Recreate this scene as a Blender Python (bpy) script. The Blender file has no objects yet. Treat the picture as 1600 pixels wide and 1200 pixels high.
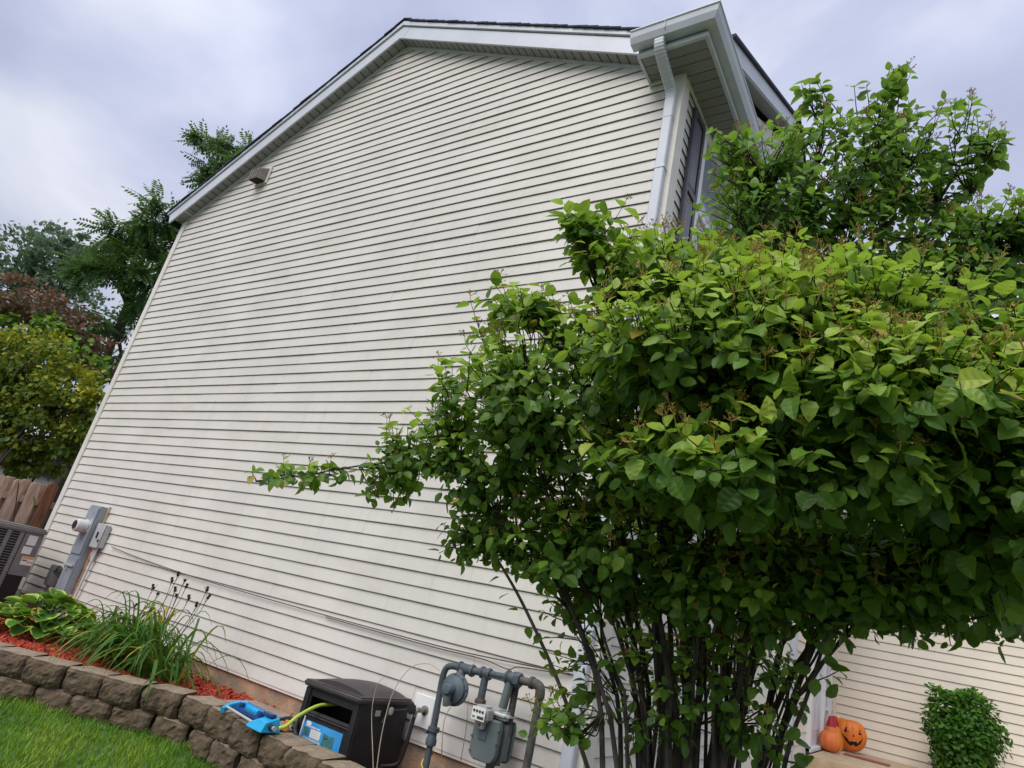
import bpy, bmesh, math, random
import numpy as np
from mathutils import Matrix, Vector
random.seed(7); rng = np.random.default_rng(11)
S = bpy.context.scene
COL = S.collection

# ------------------------------------------------------------------ camera
F = 1003.0                      # focal length in pixels of a 1600 x 1200 frame
CAM = np.array([0.0, -4.0, 1.55])
RCW = np.array([[0.83417196, -0.01923321, -0.55116896],      # camera (right, down, forward) -> world
                [0.51264027, 0.39556154, 0.7620571],
                [0.20336443, -0.91823807, 0.33982606]])
cd = bpy.data.cameras.new('camera'); cam = bpy.data.objects.new('camera', cd); COL.objects.link(cam)
cd.sensor_width = 36.0; cd.lens = 36.0 * F / 1600; cd.clip_start = 0.05; cd.clip_end = 2000
cam.matrix_world = Matrix(((RCW[0, 0], -RCW[0, 1], -RCW[0, 2], CAM[0]), (RCW[1, 0], -RCW[1, 1], -RCW[1, 2], CAM[1]),
                           (RCW[2, 0], -RCW[2, 1], -RCW[2, 2], CAM[2]), (0, 0, 0, 1)))
S.camera = cam

# ------------------------------------------------------------------ sky and sun (soft overcast daylight)
SUN_EL, SUN_AZ = math.radians(53), math.radians(186)     # azimuth from +Y clockwise: behind the camera, to its left
w = bpy.data.worlds.new('World'); S.world = w; w.use_nodes = True
nt = w.node_tree; nt.nodes.clear(); N = nt.nodes.new; L = nt.links.new
out = N('ShaderNodeOutputWorld'); bg_sky = N('ShaderNodeBackground'); bg_cl = N('ShaderNodeBackground'); mixs = N('ShaderNodeMixShader')
sky = N('ShaderNodeTexSky'); sky.sky_type = 'NISHITA'; sky.sun_disc = False; sky.sun_elevation = SUN_EL; sky.sun_rotation = SUN_AZ
bg_sky.inputs['Strength'].default_value = 0.06
L(sky.outputs[0], bg_sky.inputs['Color'])
tc = N('ShaderNodeTexCoord'); mp = N('ShaderNodeMapping'); mp.inputs['Scale'].default_value = (1.0, 1.0, 1.35); mp.inputs['Rotation'].default_value = (0.2, 0.35, 0.6)
n1 = N('ShaderNodeTexNoise'); n1.inputs['Scale'].default_value = 2.5; n1.inputs['Detail'].default_value = 5; n1.inputs['Roughness'].default_value = 0.5; n1.inputs['Distortion'].default_value = 0.35
L(tc.outputs['Generated'], mp.inputs['Vector']); L(mp.outputs[0], n1.inputs['Vector'])
cr = N('ShaderNodeValToRGB'); e = cr.color_ramp.elements
e[0].position = 0.34; e[0].color = (0.47, 0.51, 0.70, 1); e[1].position = 0.66; e[1].color = (0.90, 0.92, 1.0, 1)
m_ = cr.color_ramp.elements.new(0.49); m_.color = (0.60, 0.64, 0.83, 1)
L(n1.outputs['Fac'], cr.inputs['Fac'])
sep = N('ShaderNodeSeparateXYZ'); L(tc.outputs['Generated'], sep.inputs[0])
mr = N('ShaderNodeMapRange'); mr.inputs['From Min'].default_value = 0.0; mr.inputs['From Max'].default_value = 1.0
mr.inputs['To Min'].default_value = 0.36; mr.inputs['To Max'].default_value = 0.76; L(sep.outputs['Z'], mr.inputs['Value'])
L(cr.outputs[0], bg_cl.inputs['Color']); L(mr.outputs[0], bg_cl.inputs['Strength'])
n2 = N('ShaderNodeTexNoise'); n2.inputs['Scale'].default_value = 1.3; n2.inputs['Detail'].default_value = 4; L(mp.outputs[0], n2.inputs['Vector'])
mr2 = N('ShaderNodeMapRange'); mr2.inputs['From Min'].default_value = 0.35; mr2.inputs['From Max'].default_value = 0.6
mr2.inputs['To Min'].default_value = 0.72; mr2.inputs['To Max'].default_value = 1.0; L(n2.outputs['Fac'], mr2.inputs['Value'])
L(mr2.outputs[0], mixs.inputs[0]); L(bg_sky.outputs[0], mixs.inputs[1]); L(bg_cl.outputs[0], mixs.inputs[2]); L(mixs.outputs[0], out.inputs[0])

sd = bpy.data.lights.new('sun', 'SUN'); sd.energy = 1.5; sd.angle = math.radians(45); sd.color = (1.0, 0.955, 0.89)
sun = bpy.data.objects.new('sun', sd); COL.objects.link(sun)
sdir = Vector((math.sin(SUN_AZ) * math.cos(SUN_EL), math.cos(SUN_AZ) * math.cos(SUN_EL), math.sin(SUN_EL)))
sun.rotation_euler = sdir.to_track_quat('Z', 'Y').to_euler(); sun.location = (0, -20, 30)

S.render.engine = 'CYCLES'
S.view_settings.view_transform = 'Standard'; S.view_settings.look = 'None'; S.view_settings.gamma = 1.0
S.view_settings.use_curve_mapping = False; S.view_settings.exposure = 0.9
S.cycles.max_bounces = 7; S.cycles.diffuse_bounces = 4; S.cycles.transmission_bounces = 5; S.cycles.transparent_max_bounces = 6
S.cycles.use_denoising = True

# ------------------------------------------------------------------ helpers
def P(u, v, zd):                                   # a point of the photograph at a chosen depth -> world
    return CAM + RCW @ np.array([(u - 800) * zd / F, (v - 600) * zd / F, zd])
def project(p):
    c = (np.asarray(p) - CAM) @ RCW
    return c[..., 0] / c[..., 2] * F + 800, c[..., 1] / c[..., 2] * F + 600, c[..., 2]
WM = {}
def place(o, parent=None, M=None):
    M = M if M is not None else Matrix.Identity(4)
    COL.objects.link(o)
    if parent is not None:
        o.parent = parent; o.matrix_parent_inverse = WM[parent.name].inverted()
    o.matrix_basis = M; WM[o.name] = M.copy()
    return o
def tag(o, label=None, cat=None, group=None, kind=None):
    if label: o['label'] = label
    if cat: o['category'] = cat
    if group: o['group'] = group
    if kind: o['kind'] = kind
    return o
def thing(name, loc, label, cat, group=None):
    o = bpy.data.objects.new(name, None); o.empty_display_size = 0.1
    place(o, None, Matrix.Translation(Vector(loc)))
    return tag(o, label, cat, group)
class MB:
    def __init__(s): s.v = []; s.f = []; s.sm = []
    def add(s, vs, fs, smooth=False):
        b = len(s.v); s.v += [tuple(map(float, p)) for p in vs]
        s.f += [tuple(i + b for i in f) for f in fs]; s.sm += [smooth] * len(fs); return s
    def box(s, a, b, M=None):
        (x0, y0, z0), (x1, y1, z1) = a, b
        vs = [(x0, y0, z0), (x1, y0, z0), (x1, y1, z0), (x0, y1, z0), (x0, y0, z1), (x1, y0, z1), (x1, y1, z1), (x0, y1, z1)]
        if M is not None: vs = [M @ Vector(p) for p in vs]
        return s.add(vs, [(0, 3, 2, 1), (4, 5, 6, 7), (0, 1, 5, 4), (1, 2, 6, 5), (2, 3, 7, 6), (3, 0, 4, 7)])
    def rbox(s, a, b, r=0.01, seg=2, M=None):       # rounded box
        bm = bmesh.new(); bmesh.ops.create_cube(bm, size=1)
        c = [(a[i] + b[i]) / 2 for i in range(3)]; d = [b[i] - a[i] for i in range(3)]
        for v in bm.verts: v.co = Vector((c[0] + v.co.x * d[0], c[1] + v.co.y * d[1], c[2] + v.co.z * d[2]))
        bmesh.ops.bevel(bm, geom=bm.edges[:], offset=r, segments=seg, affect='EDGES')
        bm.verts.index_update()
        vs = [(M @ v.co if M is not None else v.co.copy()) for v in bm.verts]
        s.add(vs, [[v.index for v in f.verts] for f in bm.faces], True); bm.free(); return s
    def tube(s, pts, r, n=8, cap=True, ell=None):
        pts = [Vector(p) for p in pts]; m = len(pts)
        rs = r if hasattr(r, '__len__') else [r] * m
        vs = []; up = None
        for i, p in enumerate(pts):
            t = (pts[min(i + 1, m - 1)] - pts[max(i - 1, 0)])
            t = t.normalized() if t.length > 1e-9 else Vector((0, 0, 1))
            if up is None: up = Vector((0, 0, 1)) if abs(t.z) < .9 else Vector((0, 1, 0))
            a = (up - t * up.dot(t)); a = a.normalized() if a.length > 1e-6 else t.orthogonal().normalized()
            b = t.cross(a); up = a
            for k in range(n):
                th = 2 * math.pi * k / n
                vs.append(p + a * (math.cos(th) * rs[i]) + b * (math.sin(th) * rs[i] * (ell or 1)))
        fs = [(i * n + k, i * n + (k + 1) % n, (i + 1) * n + (k + 1) % n, (i + 1) * n + k) for i in range(m - 1) for k in range(n)]
        if cap: fs += [tuple(range(n - 1, -1, -1)), tuple(range((m - 1) * n, m * n))]
        return s.add(vs, fs, True)
    def lathe(s, prof, n=24, M=None):              # profile (r, z) round the z axis
        vs = []; 
        for r, z in prof:
            for k in range(n):
                th = 2 * math.pi * k / n; p = Vector((r * math.cos(th), r * math.sin(th), z)); vs.append(M @ p if M is not None else p)
        m = len(prof)
        fs = [(i * n + k, i * n + (k + 1) % n, (i + 1) * n + (k + 1) % n, (i + 1) * n + k) for i in range(m - 1) for k in range(n)]
        fs += [tuple(range(n - 1, -1, -1)), tuple(range((m - 1) * n, m * n))]
        return s.add(vs, fs, True)
    def prism(s, poly, h0, h1, M=None):            # polygon in local xy, extruded along local z
        n = len(poly); vs = [Vector((x, y, h)) for h in (h0, h1) for x, y in poly]
        if M is not None: vs = [M @ p for p in vs]
        return s.add(vs, [tuple(range(n - 1, -1, -1)), tuple(range(n, 2 * n))] + [(i, (i + 1) % n, n + (i + 1) % n, n + i) for i in range(n)])
    def mesh(s, name, mat, bevel=0):
        me = bpy.data.meshes.new(name); me.from_pydata(s.v, [], s.f)
        me.polygons.foreach_set('use_smooth', s.sm)
        bm = bmesh.new(); bm.from_mesh(me); bmesh.ops.recalc_face_normals(bm, faces=bm.faces[:])
        if bevel: bmesh.ops.bevel(bm, geom=bm.edges[:], offset=bevel, segments=1, affect='EDGES', clamp_overlap=True)
        bm.to_mesh(me); bm.free()
        if any(s.sm): me.set_sharp_from_angle(angle=math.radians(42))
        me.materials.append(mat); return me
    def build(s, name, mat, parent=None, bevel=0, M=None, kind=None):
        o = bpy.data.objects.new(name, s.mesh(name, mat, bevel)); place(o, parent, M)
        if kind: o['kind'] = kind
        return o
def obj(name, me, parent=None, M=None): return place(bpy.data.objects.new(name, me), parent, M)
def fast_mesh(name, verts, tris, mat, attr=None, smooth=False):
    me = bpy.data.meshes.new(name); nv, nf = len(verts), len(tris)
    me.vertices.add(nv); me.vertices.foreach_set('co', np.asarray(verts, np.float32).ravel())
    me.loops.add(nf * 3); me.loops.foreach_set('vertex_index', np.asarray(tris, np.int32).ravel())
    me.polygons.add(nf); me.polygons.foreach_set('loop_start', np.arange(0, nf * 3, 3, dtype=np.int32))
    me.polygons.foreach_set('loop_total', np.full(nf, 3, np.int32))
    if attr:
        for k, a in attr.items():
            at = me.attributes.new(k, 'FLOAT', 'POINT'); at.data.foreach_set('value', np.asarray(a, np.float32))
    me.update(calc_edges=True); me.validate()
    me.polygons.foreach_set('use_smooth', np.full(nf, smooth)); me.materials.append(mat); return me
def bez(p0, p1, p2, p3, n):
    t = np.linspace(0, 1, n)[:, None]; p0, p1, p2, p3 = map(np.asarray, (p0, p1, p2, p3))
    return (1 - t) ** 3 * p0 + 3 * (1 - t) ** 2 * t * p1 + 3 * (1 - t) * t * t * p2 + t ** 3 * p3
def crom(pts, n=6):                                # Catmull-Rom through points
    p = [np.asarray(q, float) for q in pts]; p = [2 * p[0] - p[1]] + p + [2 * p[-1] - p[-2]]; o = []
    for i in range(1, len(p) - 2):
        for k in range(n):
            t = k / n
            o.append(.5 * ((2 * p[i]) + (-p[i - 1] + p[i + 1]) * t + (2 * p[i - 1] - 5 * p[i] + 4 * p[i + 1] - p[i + 2]) * t * t + (-p[i - 1] + 3 * p[i] - 3 * p[i + 1] + p[i + 2]) * t ** 3))
    o.append(p[-2]); return o

# ------------------------------------------------------------------ materials
def mat(name, col, rough=0.6, var=0.12, scale=6, bump=0.0, bscale=60, spec=0.4, metal=0.0, col2=None, detail=5, stretch=None, lo=.38, hi=.62, coord='Object'):
    m = bpy.data.materials.new(name); m.use_nodes = True; t = m.node_tree; b = t.nodes['Principled BSDF']
    b.inputs['Roughness'].default_value = rough; b.inputs['Specular IOR Level'].default_value = spec; b.inputs['Metallic'].default_value = metal
    c = t.nodes.new('ShaderNodeTexCoord'); vec = c.outputs[coord]
    if stretch:
        q = t.nodes.new('ShaderNodeMapping'); q.inputs['Scale'].default_value = stretch; t.links.new(vec, q.inputs[0]); vec = q.outputs[0]
    n = t.nodes.new('ShaderNodeTexNoise'); n.inputs['Scale'].default_value = scale; n.inputs['Detail'].default_value = detail; n.inputs['Roughness'].default_value = .62
    t.links.new(vec, n.inputs['Vector'])
    r = t.nodes.new('ShaderNodeValToRGB'); r.color_ramp.elements[0].position = lo; r.color_ramp.elements[1].position = hi
    a = [x * (1 - var) for x in col]; z = [min(1, x * (1 + var)) for x in col] if col2 is None else col2
    r.color_ramp.elements[0].color = (*a, 1); r.color_ramp.elements[1].color = (*z, 1)
    t.links.new(n.outputs['Fac'], r.inputs[0]); t.links.new(r.outputs[0], b.inputs['Base Color'])
    if bump:
        n2 = t.nodes.new('ShaderNodeTexNoise'); n2.inputs['Scale'].default_value = bscale; n2.inputs['Detail'].default_value = 6; t.links.new(vec, n2.inputs['Vector'])
        bp = t.nodes.new('ShaderNodeBump'); bp.inputs['Strength'].default_value = bump; bp.inputs['Distance'].default_value = .01
        t.links.new(n2.outputs['Fac'], bp.inputs['Height']); t.links.new(bp.outputs[0], b.inputs['Normal'])
    return m
def stain(m, col, scale, lo, hi, amt, stretch=(1, 1, 1)):     # an extra layer of grime over a material's colour
    t = m.node_tree; b = t.nodes['Principled BSDF']; src = b.inputs['Base Color'].links[0].from_socket
    c = t.nodes.new('ShaderNodeTexCoord'); q = t.nodes.new('ShaderNodeMapping'); q.inputs['Scale'].default_value = stretch; t.links.new(c.outputs['Object'], q.inputs[0])
    n = t.nodes.new('ShaderNodeTexNoise'); n.inputs['Scale'].default_value = scale; n.inputs['Detail'].default_value = 6; n.inputs['Roughness'].default_value = .7; t.links.new(q.outputs[0], n.inputs['Vector'])
    r = t.nodes.new('ShaderNodeMapRange'); r.inputs['From Min'].default_value = lo; r.inputs['From Max'].default_value = hi; r.inputs['To Max'].default_value = amt; t.links.new(n.outputs['Fac'], r.inputs['Value'])
    x = t.nodes.new('ShaderNodeMixRGB'); x.inputs[2].default_value = (*col, 1); t.links.new(r.outputs[0], x.inputs[0]); t.links.new(src, x.inputs[1]); t.links.new(x.outputs[0], b.inputs['Base Color']); return m
def leafmat(name, dark, light, young, trans=0.35, rough=0.42, spec=0.35, tcol=(0.25, 0.42, 0.03), under=1.35, old=None):
    m = bpy.data.materials.new(name); m.use_nodes = True; t = m.node_tree; b = t.nodes['Principled BSDF']
    b.inputs['Roughness'].default_value = rough; b.inputs['Specular IOR Level'].default_value = spec
    a = t.nodes.new('ShaderNodeAttribute'); a.attribute_name = 'tint'
    r = t.nodes.new('ShaderNodeValToRGB'); el = r.color_ramp.elements
    el[0].position = 0; el[0].color = (*dark, 1); el[1].position = 1; el[1].color = (*young, 1); q = el.new(.6); q.color = (*light, 1)
    if old: el[-1].position = .9; q = el.new(1.0); q.color = (*old, 1)
    t.links.new(a.outputs['Fac'], r.inputs[0])
    g = t.nodes.new('ShaderNodeNewGeometry'); mx = t.nodes.new('ShaderNodeMixRGB'); mx.blend_type = 'MULTIPLY'; mx.inputs[2].default_value = (under, under, under * 1.15, 1)
    t.links.new(g.outputs['Backfacing'], mx.inputs[0]); t.links.new(r.outputs[0], mx.inputs[1]); t.links.new(mx.outputs[0], b.inputs['Base Color'])
    tr = t.nodes.new('ShaderNodeBsdfTranslucent'); ms = t.nodes.new('ShaderNodeMixShader'); ms.inputs[0].default_value = trans
    m2 = t.nodes.new('ShaderNodeMixRGB'); m2.blend_type = 'MIX'; m2.inputs[0].default_value = .55; m2.inputs[2].default_value = (*tcol, 1)
    t.links.new(r.outputs[0], m2.inputs[1]); t.links.new(m2.outputs[0], tr.inputs['Color'])
    o = t.nodes['Material Output']; t.links.new(b.outputs[0], ms.inputs[1]); t.links.new(tr.outputs[0], ms.inputs[2]); t.links.new(ms.outputs[0], o.inputs[0])
    return m

M_SIDING = stain(stain(mat('vinyl_siding', (.64, .615, .568), .5, .05, 1.3, bump=.05, bscale=14, spec=.35), (.42, .40, .30), 1.1, .53, .80, .42, (1, 1, 2.5)), (.36, .34, .30), 2.2, .55, .80, .30, (5, 1, .35))
M_SIDING2 = mat('vinyl_siding_garage', (.79, .72, .61), .5, .05, 1.3, bump=.04, bscale=14, spec=.35)
M_TRIM = mat('white_aluminium', (.56, .59, .66), .42, .05, 2.5, spec=.5, bump=.03, bscale=8)
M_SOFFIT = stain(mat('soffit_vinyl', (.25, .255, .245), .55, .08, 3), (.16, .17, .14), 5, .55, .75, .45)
M_CORNER = mat('corner_post_vinyl', (.70, .67, .61), .5, .05, 3)
M_SHINGLE = mat('asphalt_shingle', (.035, .036, .055), .9, .3, 30, bump=.5, bscale=180)
M_FOUND = stain(mat('foundation_concrete', (.40, .265, .165), .9, .18, 5, bump=.4, bscale=70), (.20, .19, .17), 3.5, .47, .62, .8, (1, 1, 2.2))
M_WHITE = mat('white_vinyl', (.80, .80, .80), .4, .04, 4)
M_SHUTTER = mat('shutter_plastic', (.062, .062, .082), .45, .15, 6)
M_GLASS = mat('window_glass', (.30, .34, .40), .06, .05, 2, spec=1.0)
M_DARK = mat('dark_void', (.015, .015, .015), .8, .1, 8)
M_WOOD = stain(mat('cedar_board', (.50, .33, .24), .85, .28, 5, bump=.4, bscale=60, stretch=(6, 6, .7)), (.60, .48, .39), 3, .5, .68, .6, (3, 3, .5))
M_WOODR = mat('cedar_board_red', (.27, .115, .06), .85, .35, 5, bump=.4, bscale=60, stretch=(6, 6, .7))
M_BLOCK = stain(stain(mat('split_block', (.125, .088, .055), .95, .42, 9, bump=.9, bscale=55), (.028, .027, .022), 6, .46, .64, .8), (.085, .105, .03), 3.2, .50, .68, .65)
M_BLOCKT = stain(mat('block_top', (.27, .21, .15), .95, .2, 12, bump=.6, bscale=80), (.15, .14, .075), 3.5, .52, .7, .6)
M_SOIL = mat('mulch_soil', (.13, .045, .03), 1, .4, 30, bump=.8, bscale=60)
M_MULCH = mat('red_mulch', (.38, .058, .028), .9, .75, 22, lo=.3, hi=.7)
M_GRASSG = stain(mat('lawn_ground', (.075, .105, .045), 1, .35, 4, bump=.5, bscale=90), (.11, .125, .06), 1.5, .5, .7, .6)
M_AC = mat('ac_painted_steel', (.19, .188, .185), .5, .12, 4, spec=.4)
M_ACD = mat('ac_dark_coil', (.03, .03, .032), .7, .2, 50)
M_LABEL = mat('white_label', (.78, .78, .75), .5, .04, 6)
M_LABELO = mat('orange_label', (.75, .38, .10), .5, .15, 10)
M_INK = mat('label_ink', (.05, .05, .06), .6, .1, 6)
M_STEEL = stain(mat('grey_enamel', (.30, .335, .385), .45, .07, 3, metal=.2), (.45, .46, .47), 4, .5, .7, .4)
M_STEELL = mat('light_grey_enamel', (.47, .48, .49), .45, .06, 4, metal=.2)
M_PVC = mat('conduit_pvc', (.60, .59, .56), .5, .08, 5)
M_RUST = mat('rust_caulk', (.34, .13, .05), .85, .35, 12)
M_GASP = stain(mat('gas_pipe_paint', (.072, .092, .108), .55, .2, 10, bump=.15, bscale=60), (.20, .12, .08), 14, .56, .7, .6)
M_GASM = stain(mat('gas_meter_paint', (.125, .158, .158), .5, .1, 6, bump=.08, bscale=40), (.20, .23, .22), 5, .55, .75, .4)
M_GASR = stain(mat('regulator_paint', (.088, .115, .140), .5, .12, 8), (.17, .20, .22), 7, .55, .75, .4)
M_PIPEO = mat('old_pipe', (.085, .082, .074), .7, .3, 14, bump=.2)
M_BLACKP = mat('black_plastic', (.020, .020, .022), .5, .2, 8, bump=.12, bscale=45, spec=.35)
M_LIDP = mat('brown_black_lid', (.058, .050, .052), .48, .12, 8, bump=.12, bscale=60)
M_BLUE = mat('blue_plastic', (.02, .38, .72), .35, .08, 5, spec=.5)
M_NAVY = mat('navy_plastic', (.012, .07, .22), .4, .12, 5, spec=.5)
M_HOSE = mat('lime_hose', (.42, .56, .07), .45, .1, 9)
M_RUBBER = mat('black_rubber', (.022, .022, .024), .5, .15, 9)
M_BRASS = mat('dull_brass', (.30, .27, .22), .4, .2, 20, metal=.7)
M_ORANGEP = mat('orange_plastic', (.75, .27, .05), .45, .1, 8)
M_LBLUE = mat('label_blue', (.05, .33, .72), .4, .12, 8)
M_LNAVY = mat('label_navy', (.03, .035, .20), .4, .12, 8)
M_LTEAL = mat('label_teal', (.06, .20, .22), .4, .2, 40)
M_CABLE = mat('brown_cable', (.09, .07, .055), .7, .2, 9)
M_VENT = stain(mat('vent_plastic', (.26, .235, .21), .6, .12, 10), (.20, .16, .13), 12, .48, .62, .7)
M_PUMP = stain(mat('pumpkin_skin', (.78, .20, .025), .45, .14, 5, bump=.12, bscale=30), (.50, .22, .05), 14, .55, .72, .5)
M_PUMP2 = mat('pumpkin_skin_pale', (.76, .19, .045), .5, .08, 5)
M_LANTR = mat('lantern_red', (.42, .02, .03), .4, .15, 5)
M_LANTY = mat('lantern_amber', (.75, .30, .03), .4, .12, 5)
M_BLACK = mat('black_paint', (.012, .010, .010), .6, .1, 5)
M_PORCH = mat('porch_concrete', (.50, .385, .25), .9, .14, 5, bump=.25, bscale=50)
M_MATT = mat('porch_mat', (.28, .10, .08), .9, .45, 40)
M_BARK = mat('bark', (.050, .040, .032), .9, .4, 20, bump=.6, bscale=60, stretch=(1, 1, .25))
M_STEM = mat('shrub_stem', (.052, .043, .036), .85, .5, 14, bump=.4, bscale=60)
M_STEMT = mat('shrub_stem_tan', (.13, .10, .072), .85, .2, 14)
M_TWIG = mat('shrub_twig', (.035, .030, .020), .8, .3, 20)
M_FLOWER = mat('dried_corymb', (.30, .22, .05), .8, .35, 12)
M_STALK = mat('dry_stalk', (.10, .072, .045), .9, .3, 20)
M_STRAW = mat('straw', (.36, .31, .22), .8, .2, 20)
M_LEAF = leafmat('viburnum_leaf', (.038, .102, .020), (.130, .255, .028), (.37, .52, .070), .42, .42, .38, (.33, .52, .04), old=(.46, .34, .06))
M_LEAFB = leafmat('viburnum_leaf_back', (.042, .110, .026), (.105, .225, .036), (.24, .40, .060), .46, .44, .35, (.30, .50, .05))
M_YELLOW = leafmat('yellow_shrub_leaf', (.055, .12, .022), (.17, .24, .028), (.60, .52, .035), .32, .45, .3, (.30, .32, .02))
M_WALNUT = leafmat('walnut_leaflet', (.045, .10, .032), (.085, .17, .042), (.15, .25, .06), .40, .5, .25, (.16, .28, .04))
M_LOCUST = leafmat('pale_tree_leaf', (.10, .16, .10), (.17, .25, .16), (.25, .33, .21), .30, .6, .15, (.20, .30, .12))
M_REDB = leafmat('red_bush_leaf', (.08, .11, .045), (.22, .13, .085), (.33, .19, .13), .25, .6, .2, (.22, .12, .06))
M_IVY = leafmat('clipped_leaf', (.026, .095, .012), (.075, .21, .02), (.20, .42, .04), .34, .45, .3, (.18, .36, .02))
M_BLADE = leafmat('daylily_blade', (.032, .10, .014), (.085, .215, .026), (.52, .38, .03), .28, .42, .35, (.15, .30, .03))
M_GRASS = leafmat('grass_blade', (.055, .150, .012), (.115, .270, .016), (.26, .33, .040), .34, .55, .2, (.24, .42, .02))
def hosta_mat():
    m = leafmat('hosta_leaf', (.045, .145, .022), (.075, .21, .028), (.10, .26, .034), .28, .42, .35, (.2, .36, .03))
    t = m.node_tree; b = t.nodes['Principled BSDF']; src = b.inputs['Base Color'].links[0].from_socket
    a = t.nodes.new('ShaderNodeAttribute'); a.attribute_name = 'edge'; r = t.nodes.new('ShaderNodeMapRange'); r.interpolation_type = 'SMOOTHSTEP'
    r.inputs['From Min'].default_value = .62; r.inputs['From Max'].default_value = .86
    n = t.nodes.new('ShaderNodeTexNoise'); n.inputs['Scale'].default_value = 30; ad = t.nodes.new('ShaderNodeMath'); ad.operation = 'MULTIPLY_ADD'; ad.inputs[1].default_value = .25
    t.links.new(n.outputs['Fac'], ad.inputs[0]); 
    sb = t.nodes.new('ShaderNodeMath'); sb.operation = 'SUBTRACT'; sb.inputs[1].default_value = .12; t.links.new(a.outputs['Fac'], sb.inputs[0]); t.links.new(sb.outputs[0], ad.inputs[2])
    t.links.new(ad.outputs[0], r.inputs['Value'])
    x = t.nodes.new('ShaderNodeMixRGB'); x.inputs[2].default_value = (.46, .58, .10, 1); t.links.new(r.outputs[0], x.inputs[0]); t.links.new(src, x.inputs[1]); t.links.new(x.outputs[0], b.inputs['Base Color'])
    return m
M_HOSTA = hosta_mat()

# ------------------------------------------------------------------ ground
def lawn_z(x, y):
    # about 0.30-0.37 along the foot of the retaining wall, falling away towards the camera and the front garden
    base = 0.300 - 0.030 * (x + 4.3)
    base = np.clip(base, .05, .42)
    fall = np.clip((-0.9 - y) / 3.2, 0, 1) * .22 + np.clip((x + 3.2) / 3, 0, 1) * .05
    return base - fall
def build_ground():
    xs = np.concatenate([[-600, -150, -60, -30, -18], np.arange(-13, 6.01, .5), [9, 15, 30, 60, 150, 600]])
    ys = np.concatenate([[-600, -150, -40, -15], np.arange(-9, 9.01, .5), [12, 18, 30, 60, 150, 600]])
    X, Y = np.meshgrid(xs, ys, indexing='ij'); Z = lawn_z(X, Y)
    V = np.stack([X, Y, Z], -1).reshape(-1, 3); ny = len(ys); T = []
    for i in range(len(xs) - 1):
        for j in range(ny - 1):
            a, b, c, d = i * ny + j, (i + 1) * ny + j, (i + 1) * ny + j + 1, i * ny + j + 1; T += [(a, b, c), (a, c, d)]
    o = obj('lawn', fast_mesh('lawn', V, T, M_GRASSG, smooth=True)); o['kind'] = 'structure'; o['label'] = 'green mown lawn sloping below the block wall'
build_ground()
# raised planting bed between the block wall and the house
WALL_TOP = .60
PLAN = [(-9.6, -3.30), (-8.2, -2.72), (-7.2, -2.25), (-5.776, -1.564), (-5.07, -1.184), (-4.572, -.905), (-4.30, -.83), (-4.05, -.855), (-3.60, -.875), (-3.28, -.905), (-2.98, -.935), (-2.5, -.97), (-2.0, -1.0)]
def plan_y(x): return np.interp(x, [p[0] for p in PLAN], [p[1] for p in PLAN])
def bed_z(x, y):
    f = np.clip((y - plan_y(x)) / (0 - plan_y(x)), 0, 1)
    return .555 - .05 * f - .03 * np.clip((x + 4.6) / 1.2, 0, 1)
def build_bed():
    xs = np.linspace(-9.6, -2.0, 77); T = []; V = []; nn = 13
    for x in xs:
        for y in np.linspace(plan_y(x) + .12, -.005, nn): V.append((x, y, float(bed_z(x, y)) + random.uniform(-.008, .008)))
    for i in range(len(xs) - 1):
        for j in range(nn - 1):
            a, b, c, d = i * nn + j, (i + 1) * nn + j, (i + 1) * nn + j + 1, i * nn + j + 1; T += [(a, b, c), (a, c, d)]
    o = obj('planting_bed', fast_mesh('planting_bed', V, T, M_SOIL)); o['kind'] = 'structure'; o['label'] = 'raised soil bed along the house wall'
    n = 15000; x = rng.uniform(-9.3, -3.7, n); y = plan_y(x) + .14 + rng.random(n) * (-.03 - plan_y(x) - .14)
    z = bed_z(x, y) + rng.uniform(0, .016, n); s = np.stack([rng.uniform(.015, .045, n), rng.uniform(.005, .011, n), rng.uniform(.003, .007, n)], -1)
    C = np.array([(-1, -1, -1), (1, -1, -1), (1, 1, -1), (-1, 1, -1), (-1, -1, 1), (1, -1, 1), (1, 1, 1), (-1, 1, 1)], float)
    FT = np.array([(4, 5, 6), (4, 6, 7), (0, 1, 5), (0, 5, 4), (1, 2, 6), (1, 6, 5), (2, 3, 7), (2, 7, 6), (3, 0, 4), (3, 4, 7)])
    th = rng.uniform(0, 6.28, n); tl = rng.normal(0, .3, n); V = C[None] * s[:, None, :]
    V[:, :, 2] += V[:, :, 0] * np.tan(tl)[:, None]
    c, q = np.cos(th)[:, None], np.sin(th)[:, None]; vx = V[:, :, 0] * c - V[:, :, 1] * q; vy = V[:, :, 0] * q + V[:, :, 1] * c
    V = np.stack([vx + x[:, None], vy + y[:, None], V[:, :, 2] + z[:, None]], -1).reshape(-1, 3)
    T = (FT[None] + (np.arange(n) * 8)[:, None, None]).reshape(-1, 3)
    o = obj('mulch', fast_mesh('mulch', V, T, M_MULCH)); tag(o, 'red shredded wood mulch covering the raised bed', 'mulch', kind='stuff')
build_bed()

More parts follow.
